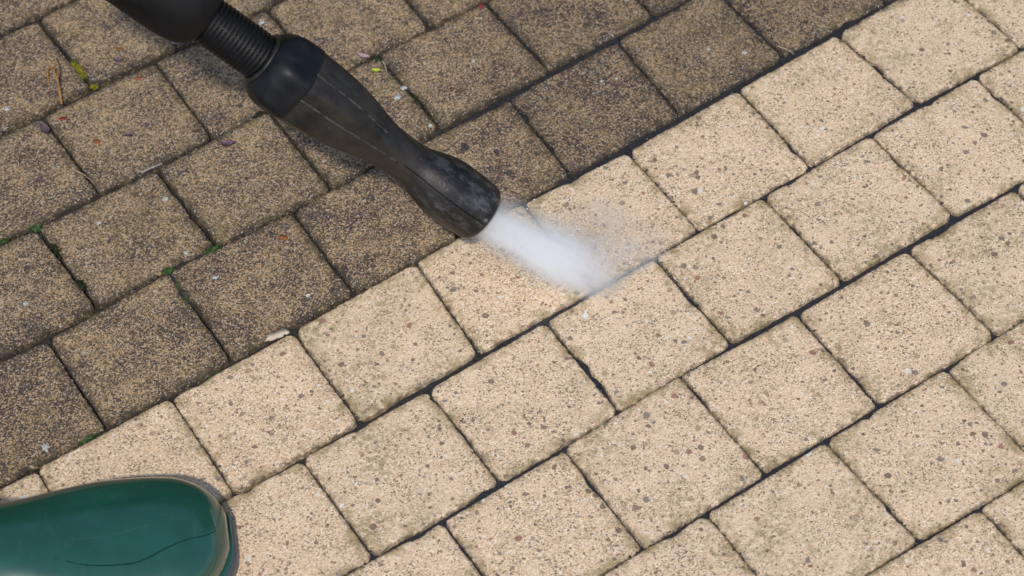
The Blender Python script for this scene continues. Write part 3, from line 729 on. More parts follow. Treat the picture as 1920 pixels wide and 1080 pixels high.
def build_bed():
    x0, x1, y0, y1, st = -1.05, 1.10, -.80, .90, .0060
    nx, ny = int((x1 - x0) / st), int((y1 - y0) / st)
    vs, wt = [], []
    for j in range(ny + 1):
        for i in range(nx + 1):
            x, y = x0 + i * st, y0 + j * st
            w = wetness(x, y)
            h = noise.noise(Vector((x * 70, y * 70, 0))) * .0016 + noise.noise(Vector((x * 22, y * 22, 5))) * .0018
            h += noise.noise(Vector((x * 190, y * 190, 9))) * .0008
            fill = max(0, noise.noise(Vector((x * 14, y * 14, 31))) - .05) * .0095 * (1 - w)
            vs.append((x, y, -.0054 - .0025 * (1 - w) + h * (1 - .6 * w) + .0020 * w + fill)); wt.append(w)
    fs = [(j * (nx + 1) + i, j * (nx + 1) + i + 1, (j + 1) * (nx + 1) + i + 1, (j + 1) * (nx + 1) + i)
          for j in range(ny) for i in range(nx)]
    me = mesh("joint_filling", vs, fs)
    fattr(me, "wet", wt)
    link("joint_filling", me, M_BED, pavement)
build_bed()

RINGS = [(0.0, -.030), (0.0, -.0052), (.0002, -.0020), (.0005, -.0009), (.0010, -.00035), (.0020, -.00012), (.005, -.00003), (.009, 0.0)]
NP_FINE, NP_COARSE = 280, 72

def outline(a, rc, n):
    """rounded square of half side a in (-a..a), n points, as (x, y, nx, ny)"""
    pts = []
    per = n // 4
    for side in range(4):
        ang = side * math.pi / 2
        ca, sa = math.cos(ang), math.sin(ang)
        for i in range(per):
            t = i / per
            straight = .74
            if t < straight:
                x, y = a, -a + rc + (t / straight) * (2 * a - 2 * rc)
                nx, ny = 1.0, 0.0
            else:
                q = (t - straight) / (1 - straight) * math.pi / 2
                x, y = a - rc + rc * math.cos(q), a - rc + rc * math.sin(q)
                nx, ny = math.cos(q), math.sin(q)
            pts.append((x * ca - y * sa, x * sa + y * ca, nx * ca - ny * sa, nx * sa + ny * ca))
    return pts

def paver_geo(k, n, c, rnd, fine=True):
    """verts, faces, attributes of one paver; c = its four corner points in 0.1 mm"""
    P = [Vector((c[2 * i] * 1e-4, c[2 * i + 1] * 1e-4)) for i in range(4)]
    a = .0502
    NP = NP_FINE if fine else NP_COARSE
    kp = NP / 132
    gap = rnd.uniform(-.0001, .0008)
    rowg = .00045 if k >= 5 else .0
    if k <= 4: gap += .0005
    rc = rnd.uniform(.0040, .0075)
    seed = rnd.uniform(0, 100)
    tilt = (rnd.gauss(0, .006), rnd.gauss(0, .006)); dz = rnd.gauss(0, .0005)
    chips = []
    for _ in range(rnd.randint(1, 4)):
        chips.append((rnd.uniform(0, NP), rnd.uniform(1.0, 3.0) * kp, rnd.uniform(.0006, .0020)))
    if (k, n) == (6, 3): chips += [((66 + 12) * kp, 2.5 * kp, .0035), ((66 + 18) * kp, 3.0 * kp, .003)]
    dirt0 = 1.0 if k <= 4 else 0.0
    rings = RINGS if fine else RINGS[1:6]
    base = outline(a - gap, rc, NP)
    off = []
    for i, (x, y, nx, ny) in enumerate(base):
        o = 0.0005 * noise.noise(Vector((x * 60 + seed, y * 60, 1))) + .0005 * noise.noise(Vector((x * 260, y * 260 + seed, 2))) + .0005 * noise.noise(Vector((x * 620 + seed, y * 620, 3)))
        for (ci, wd, dp) in chips:
            dd = abs((i - ci + NP / 2) % NP - NP / 2)
            if dd < wd * 2: o -= dp * math.exp(-(dd / wd) ** 2)
        off.append(o)
    vs, ed, faces = [], [], []
    ins = [(r, z) for r, z in rings]
    for fr in (.80, .62, .44, .27, .11): ins.append((None, fr))
    for q, (r, z) in enumerate(ins):
        for i, (x, y, nx, ny) in enumerate(base):
            if r is None:
                lx, ly = (x - nx * .002) * z, (y - ny * .002) * z
                zz, e = 0.0, .009 + (1 - z) * .04
            else:
                sh = -r + off[i] * (1.0 if r < .002 else max(0.2, 1 - r / .008))
                far = max(0.0, r - .002)
                sh += far
                lx, ly = (x + nx * sh) * (1 - far / a), (y + ny * sh) * (1 - far / a)
                zz, e = z, r
                if off[i] < -.0009 and r < .004: zz += off[i] * .35
            ly *= 1 + rowg / a
            s, t = (lx / a + 1) / 2, (ly / a + 1) / 2
            # local x runs along the course, local y towards the upper course
            t = 1 - t
            p = P[0] * (1 - s) * (1 - t) + P[1] * s * (1 - t) + P[2] * s * t + P[3] * (1 - s) * t
            if zz > -.01:
                zz += .0005 * noise.noise(Vector((p.x * 45, p.y * 45, seed)))
                if r is not None: zz += .0002 * max(0, 1 - r / .008) * noise.noise(Vector((p.x * 210, p.y * 210, seed)))
            vs.append(Vector((p.x, p.y, zz + dz + tilt[0] * lx + tilt[1] * ly))); ed.append(e)
    nr = len(ins)
    for q in range(nr - 1):
        for i in range(NP):
            j = (i + 1) % NP
            faces.append((q * NP + i, q * NP + j, (q + 1) * NP + j, (q + 1) * NP + i))
    faces.append(tuple((nr - 1) * NP + i for i in range(NP)))
    dirt, wet = [], []
    tone = rnd.random()
    for v_ in vs:
        u, vv = uv(v_.x, v_.y)
        d = dirt0
        if dirt0:
            # half-rinsed next to the washed courses, most at the right end
            d -= max(0, 1 - (5 - vv) / .55) * .12 * max(0, min(1, (u - 3.0) / 2))
            d -= .10 * max(0, min(1, (u - 5.0) / 3))
            if k == 4: d -= max(0, 1 - (5 - vv) / .30) * max(0, 1 - abs(u - 5.0) / 2.2) * (.35 + .5 * noise.noise(Vector((v_.x * 25, v_.y * 25, 4))))
        else:
            d += max(0, 1 - (vv - 5.0) / .36) * .55 * (.6 + .8 * noise.noise(Vector((v_.x * 12, v_.y * 12, 8))))
            if k == 5 and n == 7: d += max(0, 1 - (vv - 5.0) / .5) * .2
        dirt.append(d); wet.append(wetness(v_.x, v_.y))
    return vs, faces, ed, dirt, wet, [tone] * len(vs)

outer = [[], [], [], [], [], []]
CR = [[], []]
def crumb(p, r, rnd):
    b = len(CR[0])
    ico = [(0, 0, 1), (.89, 0, .45), (.28, .85, .45), (-.72, .53, .45), (-.72, -.53, .45), (.28, -.85, .45),
           (.72, .53, -.45), (-.28, .85, -.45), (-.89, 0, -.45), (-.28, -.85, -.45), (.72, -.53, -.45), (0, 0, -1)]
    q = Matrix.Rotation(rnd.uniform(0, 6.28), 3, Vector((rnd.random(), rnd.random(), rnd.random() + .1)).normalized())
    for v in ico:
        w = q @ (Vector(v) * rnd.uniform(.65, 1.25)); CR[0].append(Vector((p.x + w.x * r * 1.2, p.y + w.y * r, p.z + w.z * r * .7)))
    for f in ((0,1,2),(0,2,3),(0,3,4),(0,4,5),(0,5,1),(1,6,2),(2,7,3),(3,8,4),(4,9,5),(5,10,1),(6,7,2),(7,8,3),(8,9,4),(9,10,5),(10,6,1),(6,11,7),(7,11,8),(8,11,9),(9,11,10),(10,11,6)):
        CR[1].append(tuple(i + b for i in f))
for (k, n, vis, c) in PAVERS:
    rnd = random.Random(k * 131 + n * 17 + 5)
    vs, fs, ed, di, we, to = paver_geo(k, n, c, rnd, bool(vis))
    if vis:
        for (i0, i1) in ((0, 1), (3, 0)):
            A = Vector((c[2 * i0], c[2 * i0 + 1])) * 1e-4; B = Vector((c[2 * i1], c[2 * i1 + 1])) * 1e-4
            for _ in range(34 if k <= 5 else 20):
                q = A.lerp(B, rnd.random()) + Vector((rnd.gauss(0, .0010), rnd.gauss(0, .0010)))
                if noise.noise(Vector((q.x * 20, q.y * 20, 77))) < -.05: continue
                crumb(Vector((q.x, q.y, rnd.uniform(-.0022, .0001))), rnd.uniform(.0003, .0011), rnd)
        cen = Vector((sum(c[0::2]) / 4e4, sum(c[1::2]) / 4e4, 0))
        me = mesh("paver", [v - cen for v in vs], fs)
        for nm, vals in (("edge", ed), ("dirt", di), ("wet", we), ("tone", to)): fattr(me, nm, vals)
        o = link("paver", me, M_PAVER, pavement, cen)
        o["label"] = "unwashed grey-brown paver dark with grime" if k <= 4 else "washed pale sandy paver with dark stone specks"
    else:
        b = len(outer[0])
        outer[0] += vs; outer[1] += [tuple(i + b for i in f) for f in fs]
        outer[2] += ed; outer[3] += di; outer[4] += we; outer[5] += to
me = mesh("soil_crumbs", CR[0], CR[1])
fattr(me, "wet", [wetness(v.x, v.y) * .7 for v in CR[0]])
tag(link("soil_crumbs", me, M_BED, pavement, smooth=False), kind="stuff")
me = mesh("outer_paving", outer[0], outer[1])
for nm, vals in zip(("edge", "dirt", "wet", "tone"), outer[2:]): fattr(me, nm, vals)
tag(link("outer_paving", me, M_PAVER, pavement), kind="stuff")

# ---------------------------------------------------------------- surfaces of revolution and tubes
def frame(axis):
    z = axis.normalized()
    x = Vector((0, 0, 1)).cross(z).normalized()
    return x, z.cross(x), z

def lathe(prof, n=64, poly=None, closed_start=False, closed_end=False):
    """prof: list of (s, r) along local Z; poly(s, angle) -> radius factor"""
    vs, fs = [], []
    for s, r in prof:
        for i in range(n):
            a = 2 * math.pi * i / n
            q = r * (poly(s, a) if poly else 1.0)
            vs.append(Vector((q * math.cos(a), q * math.sin(a), s)))
    m = len(prof)
    for q in range(m - 1):
        for i in range(n):
            j = (i + 1) % n
            fs.append((q * n + i, q * n + j, (q + 1) * n + j, (q + 1) * n + i))
    if closed_start: fs.append(tuple(reversed(range(n))))
    if closed_end: fs.append(tuple((m - 1) * n + i for i in range(n)))
    return vs, fs

def smooth_prof(pts, step):
    """Catmull-Rom through (s, r) points"""
    out = []
    for i in range(len(pts) - 1):
        p0 = pts[max(0, i - 1)]; p1 = pts[i]; p2 = pts[i + 1]; p3 = pts[min(len(pts) - 1, i + 2)]
        m = max(2, int((p2[0] - p1[0]) / step))
        for q in range(m):
            t = q / m
            s = p1[0] + (p2[0] - p1[0]) * t
            m1 = (p2[1] - p0[1]) / max(1e-6, p2[0] - p0[0]) * (p2[0] - p1[0])
            m2 = (p3[1] - p1[1]) / max(1e-6, p3[0] - p1[0]) * (p2[0] - p1[0])
            r = (2*t**3 - 3*t*t + 1)*p1[1] + (t**3 - 2*t*t + t)*m1 + (-2*t**3 + 3*t*t)*p2[1] + (t**3 - t*t)*m2
            out.append((s, r))
    out.append(pts[-1])
    return out

def tube(path, rad, n=8):
    vs, fs = [], []
    m = len(path)
    for i, p in enumerate(path):
        d = (path[min(m - 1, i + 1)] - path[max(0, i - 1)]).normalized()
        ref = Vector((0, 0, 1)) if abs(d.z) < .9 else Vector((1, 0, 0))
        x = d.cross(ref).normalized(); y = d.cross(x)
        r = rad[i] if isinstance(rad, (list, tuple)) else rad
        for k in range(n):
            a = 2 * math.pi * k / n
            vs.append(p + (x * math.cos(a) + y * math.sin(a)) * r)
    for i in range(m - 1):
        for k in range(n):
            j = (k + 1) % n
            fs.append((i * n + k, i * n + j, (i + 1) * n + j, (i + 1) * n + k))
    fs.append(tuple(reversed(range(n)))); fs.append(tuple((m - 1) * n + k for k in range(n)))
    return vs, fs

# ---------------------------------------------------------------- pressure washer lance
MOUTH = Vector((-0.01562885, 0.02158956, 0.062))
AX = Vector((-0.68656634, 0.22566824, 0.67514057)).normalized()    # from the mouth up the lance
lx, ly, lz = frame(AX)
lance = empty("pressure_washer_lance")
lance.matrix_world = Matrix(((lx.x, ly.x, lz.x, MOUTH.x), (lx.y, ly.y, lz.y, MOUTH.y), (lx.z, ly.z, lz.z, MOUTH.z), (0, 0, 0, 1)))
tag(lance, "black rubber-sleeved pressure washer lance pointing down to the right above the pavers", "pressure washer")
M_RUB = mat_rubber("worn_black_rubber", (.0036, .0036, .0042), .38, True, .35, .8, .40)
M_RUBD = mat_rubber("dark_rubber", (.0034, .0034, .0038), .55, False, .2, 0, .22)
M_SHADOW_REAR = mat_rubber("shadow_toned_rubber", (.0034, .0040, .0058), .42, False, .2, 0, .28)  # blue-black tone painting the shadow on the rear of the bulge
M_NECK = mat_rubber("ribbed_rubber", (.0018, .0021, .0030), .45, False, .2, 0, .22)
M_WORN = mat_plain("worn_rubber_edge", (.012, .011, .011), (.052, .049, .046), 160, .5)
M_STEEL = mat_plain("dull_steel", (.32, .32, .33), (.40, .40, .41), 80, .35)

def hexy(s, a):
    w = max(0.0, min(1.0, (s - .075) / .035)) * max(0.0, min(1.0, (.198 - s) / .01))
    return 1 + w * .045 * math.cos(6 * a + .6) + w * .012 * math.cos(12 * a + 1.2)
SEAM_A = 0.0
def body_r(s): return None
BODY = smooth_prof([(.079, .0158), (.090, .0166), (.103, .0190), (.123, .0238), (.142, .0268), (.164, .0283), (.182, .0284), (.190, .0262), (.196, .0215), (.1985, .0176)], .0016)
CAP = smooth_prof([(.0004, .0202), (.0025, .0217), (.008, .0226), (.019, .0232), (.037, .0229), (.050, .0201), (.062, .0167), (.070, .0159), (.0795, .0157)], .0014)
def lpart(name, vf, mat, parent=lance):
    me = mesh(name, *vf)
    bm = bmesh.new(); bm.from_mesh(me); bmesh.ops.recalc_face_normals(bm, faces=bm.faces); bm.to_mesh(me); bm.free()
    return link(name, me, mat, parent)
inner = [(.050, .004), (.049, .0135), (.030, .0150), (.006, .0178), (.0008, .0190)]
nozzle_cap = lpart("nozzle_cap", lathe(inner + CAP, 72, None, True), M_RUB)
nozzle_body = lpart("nozzle_body", lathe([q for q in BODY if q[0] <= .1695], 96, hexy), M_RUB)
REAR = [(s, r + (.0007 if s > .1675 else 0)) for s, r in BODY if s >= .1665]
lpart("shadowed_rear", lathe(REAR, 96, hexy), M_SHADOW_REAR)  # rear of the bulge split off and darkened to stand for a cast shadow
neck_prof = []
s = .1975
while s < .2520:
    neck_prof.append((s, .0168 + 0.0004 * math.sin((s - .1975) / .0033 * 2 * math.pi))); s += .00042
neck = lpart("ribbed_neck", lathe(neck_prof, 64), M_NECK)
SLEEVE = smooth_prof([(.2462, .0165), (.2475, .0200), (.252, .0240), (.262, .0272), (.275, .0284), (.300, .0286), (.360, .0288), (.395, .0280), (.402, .0245), (.405, .009)], .003)
lpart("grip_sleeve", lathe(SLEEVE, 64, None, True, True), M_RUBD)
lpart("lance_tube", lathe([(.400, .0085), (.95, .0085)], 24, None, True, True), M_STEEL)
# raised moulding seams on the rubber
def rad_at(prof, s):
    for (a, ra), (b, rb) in zip(prof, prof[1:]):
        if a <= s <= b and b > a: return ra + (rb - ra) * (s - a) / (b - a)
    return prof[-1][1]
def seam(name, prof, s0, s1, ang, rad, parent, mat, poly=None, sink=0.0):
    path = []
    for i in range(48):
        s_ = s0 + (s1 - s0) * i / 47
        a_ = ang(s_) if callable(ang) else ang
        r_ = rad_at(prof, s_) * (poly(s_, a_) if poly else 1) - sink
        path.append(Vector((r_ * math.cos(a_), r_ * math.sin(a_), s_)))
    return lpart(name, tube(path, rad, 6), mat, parent)
# angle round the lance that faces the camera
tocam = (Vector((0, -0.99291368, 1.30082976)) - (MOUTH + AX * .1))
CAMA = math.atan2(tocam.dot(ly), tocam.dot(lx))
img_n = math.copysign(1, 1)
seam("mould_seam", CAP, .004, .076, CAMA + SEAM_OFF * .8, .00055, nozzle_cap, M_RUBD, None, .0001)
seam("mould_seam", BODY, .081, .168, CAMA + SEAM_OFF, .0011, nozzle_body, M_WORN, hexy, .0003)
seam("mould_seam", BODY, .100, .168, CAMA - SEAM_OFF * 1.6, .0013, nozzle_body, M_WORN, hexy, .0003)
# wrap-round collar lip where the ribbed neck enters
seam("mould_seam", neck_prof, .200, .250, CAMA + SEAM_OFF * -.2, .00045, neck, M_WORN)
lpart("collar_lip", lathe(smooth_prof([(.1968, .0172), (.1978, .0196), (.1996, .0196), (.2004, .0172)], .0003), 64), M_RUB, nozzle_body)

# ---------------------------------------------------------------- water spray (a volume of fine drops)
HIT = Vector((.0735, -.0095, .0))
sdir = (HIT - MOUTH)
SL = sdir.length + .006
sx, sy, sz = frame(sdir)
start = MOUTH - AX * .0 + sz * .001
prof = [(.0, .0205)] + [(t * SL, r * 1.12) for t, r in SPRAY_R[1:]]
prof[0] = (.0, .0205 * 1.12)
vs, fs = lathe(smooth_prof(prof, .004), 40, None, True, True)
me = mesh("water_spray", vs, fs)
bm = bmesh.new(); bm.from_mesh(me); bmesh.ops.recalc_face_normals(bm, faces=bm.faces); bm.to_mesh(me); bm.free()
spray = link("water_spray", me, mat_spray(SL))
spray.matrix_world = Matrix(((sx.x, sy.x, sz.x, start.x), (sx.y, sy.y, sz.y, start.y), (sx.z, sy.z, sz.z, start.z), (0, 0, 0, 1)))
tag(spray, "white jet of misty water spraying from the nozzle onto the pale pavers", "water spray")
bm = bmesh.new(); bmesh.ops.create_icosphere(bm, subdivisions=4, radius=1.0)
me = bpy.data.meshes.new("mist"); bm.to_mesh(me); bm.free()
mist = link("mist", me, mat_mist(MIST_D))
mist.parent = spray
mist.matrix_world = Matrix.Translation((.068, .026, .012)) @ Matrix.Rotation(math.radians(-8), 4, 'Z') @ Matrix.Diagonal((.062, .050, .020, 1))
me2 = me.copy(); me2.materials.clear()
splash = link("splash", me2, mat_mist(260.0))
splash.parent = spray
splash.matrix_world = Matrix.Translation((.094, .006, .0015)) @ Matrix.Rotation(math.atan2(UD.y, UD.x), 4, 'Z') @ Matrix.Diagonal((.036, .0075, .006, 1))

rd = random.Random(11); dv, df = [], []
for _ in range(240):
    q = rd.random()
    if q < .6:      # bouncing off the stone round the point of impact
        a_ = rd.uniform(0, 6.283); r_ = abs(rd.gauss(0, .034))
        p_ = Vector((HIT.x + .012 + r_ * math.cos(a_) * 1.2, HIT.y + .010 + r_ * math.sin(a_), abs(rd.gauss(0, .012)) + .0008))
    else:           # torn off the edge of the jet
        t_ = rd.uniform(.15, 1); a_ = rd.uniform(0, 6.283); r_ = rd.uniform(.018, .036)
        p_ = MOUTH.lerp(HIT, t_) + (sx * math.cos(a_) + sy * math.sin(a_)) * r_
        if p_.z < .001: continue
    s_ = rd.choice((.00015, .00018, .0002, .00025, .0003, .00045))
    bm = bmesh.new(); bmesh.ops.create_icosphere(bm, subdivisions=1, radius=s_)
    b_ = len(dv); st_ = sz * rd.uniform(0, 1.5)
    dv += [v.co + p_ + st_ * v.co.dot(sz) for v in bm.verts]
    bm.verts.index_update(); df += [tuple(v.index + b_ for v in f.verts) for f in bm.faces]; bm.free()
kd = NT("water_drops")
M_DROP = kd.fin((.86, .90, .96), .12, None, .6, **{'Transmission Weight': .45, 'IOR': 1.33})
drops = link("droplets", mesh("droplets", dv, df), M_DROP)
drops.parent = spray; drops.matrix_parent_inverse = spray.matrix_world.inverted()
tag(drops, kind="stuff")

# ---------------------------------------------------------------- rubber boot
M_BOOT = mat_boot()
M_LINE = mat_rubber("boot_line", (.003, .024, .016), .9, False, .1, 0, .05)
M_SOLE = mat_rubber("sole_rubber", (.055, .058, .070), .30, False, .1)
boot = empty("rubber_boot", (BOOT_X, BOOT_Y, 0))
boot.rotation_euler = (0, 0, math.radians(BOOT_A))
tag(boot, "glossy dark green rubber boot with its toe resting on the pale pavers", "boot")

def interp(tab, x):
    """Catmull-Rom over the square root of the distance, so the toe rounds off"""
    q = math.sqrt(max(0.0, x))
    t = [(math.sqrt(a), v) for a, v in tab]
    if q >= t[-1][0]: return t[-1][1]
    for i in range(len(t) - 1):
        if q <= t[i + 1][0]: break
    p1, p2 = t[i], t[i + 1]
    p0 = t[i - 1] if i else (2 * p1[0] - p2[0], 2 * p1[1] - p2[1])
    p3 = t[i + 2] if i + 2 < len(t) else p2
    L = p2[0] - p1[0]; u = (q - p1[0]) / L
    m1 = (p2[1] - p0[1]) / (p2[0] - p0[0]) * L
    m2 = (p3[1] - p1[1]) / max(1e-6, p3[0] - p1[0]) * L
    return (2*u**3 - 3*u*u + 1)*p1[1] + (u**3 - 2*u*u + u)*m1 + (-2*u**3 + 3*u*u)*p2[1] + (u**3 - u*u)*m2
# plan of the sole, measured back from the toe tip: far side and near side
FAR = BOOT_FAR
NEAR = BOOT_NEAR
TOP = BOOT_TOP
def sole_z(x): return .0
def section(xb, n=56, grow=0.0, z0=.017):
    pass
xs = [0.0006, .0014, .003, .005, .008, .012, .017, .023, .03, .038, .047, .057, .068, .08, .092, .105, .118, .132, .146, .16]
N = 72
verts, faces = [], []
def add_ring(pts): verts.extend(pts)
for x in xs:
    f, nr, h = interp(FAR, x), interp(NEAR, x), interp(TOP, x)
    cy, w = (f - nr) / 2, (f + nr) / 2
    ring = []
    for i in range(N):
        a = 2 * math.pi * i / N
        c, s_ = math.cos(a), math.sin(a)
        ex = 2 / 2.35
        yy = cy + w * math.copysign(abs(c) ** ex, c)
        zc = min(.026, .014 + (h - .014) * .35)
        if s_ >= 0: zz = zc + (h - zc) * abs(s_) ** (2 / 2.8)
        else: zz = zc - (zc - .006) * abs(s_) ** (2 / 3.2)
        ring.append(Vector((-x, yy, zz)))
    add_ring(ring)
# instep, ankle and shaft: each ring spans a front point and a back point
UP = [((-.182, .102), (-.190, .004), .040), ((-.205, .135), (-.235, .004), .038), ((-.222, .170), (-.285, .010), .039),
      ((-.230, .205), (-.312, .060), .042), ((-.236, .240), (-.322, .140), .046), ((-.242, .290), (-.330, .250), .052),
      ((-.246, .340), (-.338, .340), .056), ((-.248, .370), (-.342, .370), .057)]
for (fx, fz), (bx, bz), w in UP:
    ring = []
    for i in range(N):
        a = 2 * math.pi * i / N
        c, s_ = math.cos(a), math.sin(a)
        q = (1 + s_) / 2
        e = 2 / 2.2
        q = (1 + math.copysign(abs(s_) ** e, s_)) / 2
        ring.append(Vector((bx + (fx - bx) * q, BOOT_AXY + w * math.copysign(abs(c) ** e, c), bz + (fz - bz) * q)))
    add_ring(ring)
nr_ = len(xs) + len(UP)
for q in range(nr_ - 1):
    for i in range(N):
        j = (i + 1) % N
        faces.append((q * N + i, (q + 1) * N + i, (q + 1) * N + j, q * N + j))
faces.append(tuple(range(N)))
me = mesh("upper", verts, faces)
bm = bmesh.new(); bm.from_mesh(me); bmesh.ops.recalc_face_normals(bm, faces=bm.faces); bm.to_mesh(me)
bvh = BVHTree.FromBMesh(bm); bm.free()
upper = link("upper", me, M_BOOT, boot)
sub = upper.modifiers.new("sub", 'SUBSURF'); sub.levels = 2; sub.render_levels = 2
for pts, rr in BOOT_LINES:  # thin lines laid on the upper, the heavier one in darker green
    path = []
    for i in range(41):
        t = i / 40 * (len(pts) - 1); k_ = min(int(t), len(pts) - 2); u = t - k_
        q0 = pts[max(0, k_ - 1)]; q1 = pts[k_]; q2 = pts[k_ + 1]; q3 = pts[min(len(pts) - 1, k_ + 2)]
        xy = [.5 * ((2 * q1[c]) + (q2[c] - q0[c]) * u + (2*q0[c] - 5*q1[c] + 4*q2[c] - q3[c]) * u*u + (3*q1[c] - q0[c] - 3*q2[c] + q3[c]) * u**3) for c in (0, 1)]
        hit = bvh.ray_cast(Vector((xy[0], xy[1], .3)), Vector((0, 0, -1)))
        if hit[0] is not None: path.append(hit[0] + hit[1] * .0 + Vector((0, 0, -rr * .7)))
    me = mesh("surface_line", *tube(path, [rr * (.25 + .75 * math.sin(math.pi * (i + .5) / len(path)) ** .5) * (1 + .25 * noise.noise(Vector((i * .8, rr * 1e4, 0)))) for i in range(len(path))], 6))
    link("surface_line", me, M_LINE if rr > .00056 else M_BOOT, upper)
def SIDE(x): return .0062 * max(0.0, min(1.0, (x - .004) / .03))
# sole with a band that stands proud of the upper
def sole(grow, z0, z1, name, mat, bev=.0012):
    path = []
    far = [(x, interp(FAR, x) + grow - SIDE(x)) for x in ([0] + xs + [.18, .20, .23, .26, .285])]
    near = [(x, -interp(NEAR, x) - grow + SIDE(x)) for x in ([0] + xs + [.18, .20, .23, .26, .285])]
    tipy = (interp(FAR, 0) - interp(NEAR, 0)) / 2
    loop = [(-x - 0, y) for x, y in far[1:]] + [(-.300, BOOT_AXY + .02), (-.303, BOOT_AXY), (-.300, BOOT_AXY - .02)] + [(-x, y) for x, y in reversed(near[1:])] + []
    # toe points pushed forward by grow
    lp = []
    for x, y in loop:
        k_ = max(0.0, 1 + x / .03)
        lp.append((x + grow * k_, y))
    n = len(lp)
    vs, fs = [], []
    for zz, ins in ((z0, bev), (z0 + bev, 0), (z1 - bev, 0), (z1, bev), (z1, .012)):
        for x, y in lp:
            cx, cy = -.12, BOOT_AXY
            d = Vector((cx - x, cy - y)); L = d.length
            d = d / L * min(ins, L)
            vs.append(Vector((x + d.x, y + d.y, zz)))
    for q in range(4):
        for i in range(n):
            j = (i + 1) % n
            fs.append((q * n + i, (q + 1) * n + i, (q + 1) * n + j, q * n + j))
    fs.append(tuple(range(n)))
    me = mesh(name, vs, fs)
    bm = bmesh.new(); bm.from_mesh(me); bmesh.ops.recalc_face_normals(bm, faces=bm.faces); bm.to_mesh(me); bm.free()
    return link(name, me, mat, boot)
sole(.0030, .0, .0115, "sole", M_SOLE)
sole(.0020, .0116, .0150, "foxing_band", M_BOOT, .0016)

# ---------------------------------------------------------------- debris on the stones
def vdeb(name, label, cat, vf, mat, loc, rz=0.0, smooth=True, group=None):
    o = link(name, mesh(name, *vf), mat, None, loc, smooth)
    o.rotation_euler = (0, 0, math.radians(rz))
    return tag(o, label, cat, group)

def blob(rx, ry, rz, rough, seed, sub=3):
    bm = bmesh.new(); bmesh.ops.create_icosphere(bm, subdivisions=sub, radius=1.0)
    for v in bm.verts:
        q = 1 + rough * noise.noise(v.co * 1.7 + Vector((seed, 0, 0))) + rough * .5 * noise.noise(v.co * 4.5 + Vector((0, seed, 0)))
        v.co = Vector((v.co.x * rx * q, v.co.y * ry * q, max(-.3, v.co.z) * rz * q))
    bm.verts.ensure_lookup_table()
    out = ([v.co.copy() for v in bm.verts], [tuple(v.index for v in f.verts) for f in bm.faces])
    bm.free()
    return out

def moss(L, Wd, seed, n=260, h=.0035):
    """cushion of many small leaf tips along local X"""
    r = random.Random(seed)
    vs, fs = [], []
    for _ in range(n):
        x = r.uniform(-1, 1); y = r.gauss(0, .42)
        if x * x + y * y > 1.1: continue
        hh = h * (1 - .6 * (x * x + y * y) / 1.1) * r.uniform(.5, 1.2)
        c = Vector((x * L, y * Wd, 0))
        d = Vector((r.gauss(0, .5), r.gauss(0, .5), 1)).normalized()
        side = d.cross(Vector((r.uniform(-1, 1), r.uniform(-1, 1), .1))).normalized() * .0006
        b = len(vs)
        mid = c + d * hh * .55 + Vector((0, 0, .0002))
        vs += [c - side * .6, c + side * .6, mid + side, c + d * hh, mid - side]
        fs.append((b, b + 1, b + 2, b + 3, b + 4))
    b0 = blob(L * .95, Wd * .55, h * .55, .3, seed, 2)
    b = len(vs)
    vs += b0[0]; fs += [tuple(i + b for i in f) for f in b0[1]]
    return vs, fs

def leaf(L, Wd, curl, seed):
    r = random.Random(seed)
    vs, fs = [], []
    n, m = 10, 5
    for i in range(n + 1):
        t = i / n
        w = Wd * math.sin(math.pi * min(1, t * .92 + .06)) ** .8 * (1 + .15 * r.uniform(-1, 1))
        for j in range(m):
            q = j / (m - 1) * 2 - 1
            vs.append(Vector(((t - .5) * L, q * w, .0006 + curl * (q * q * .6 + (t - .5) ** 2 * 2) + r.uniform(0, .0002))))
    for i in range(n):
        for j in range(m - 1):
            fs.append((i * m + j, (i + 1) * m + j, (i + 1) * m + j + 1, i * m + j + 1))
    # give it thickness
    b = len(vs)
    vs += [v - Vector((0, 0, .0003)) for v in vs]
    fs += [tuple(reversed([i + b for i in f])) for f in fs]
    return vs, fs

def straw(L, r, bend, seed):
    q = random.Random(seed)
    path = [Vector(((t / 10 - .5) * L, bend * math.sin(t / 10 * math.pi) + q.uniform(-1, 1) * L * .008, r + .0004)) for t in range(11)]
    return tube(path, [r * (1.0 - .5 * t / 10) for t in range(11)], 6)

def chip(L, Wd, H, seed, rag=.18):
    """flat splintered piece"""
    r = random.Random(seed)
    n = 18
    top, bot = [], []
    for i in range(n):
        a = 2 * math.pi * i / n
        q = 1 + r.uniform(-rag, rag)
        x = L / 2 * math.copysign(abs(math.cos(a)) ** .7, math.cos(a)) * q
        y = Wd / 2 * math.copysign(abs(math.sin(a)) ** .7, math.sin(a)) * q
        top.append(Vector((x * .93, y * .85, H))); bot.append(Vector((x, y, .0)))
    vs = bot + top
    fs = [(i, (i + 1) % n, n + (i + 1) % n, n + i) for i in range(n)] + [tuple(n + i for i in range(n))]
    return vs, fs

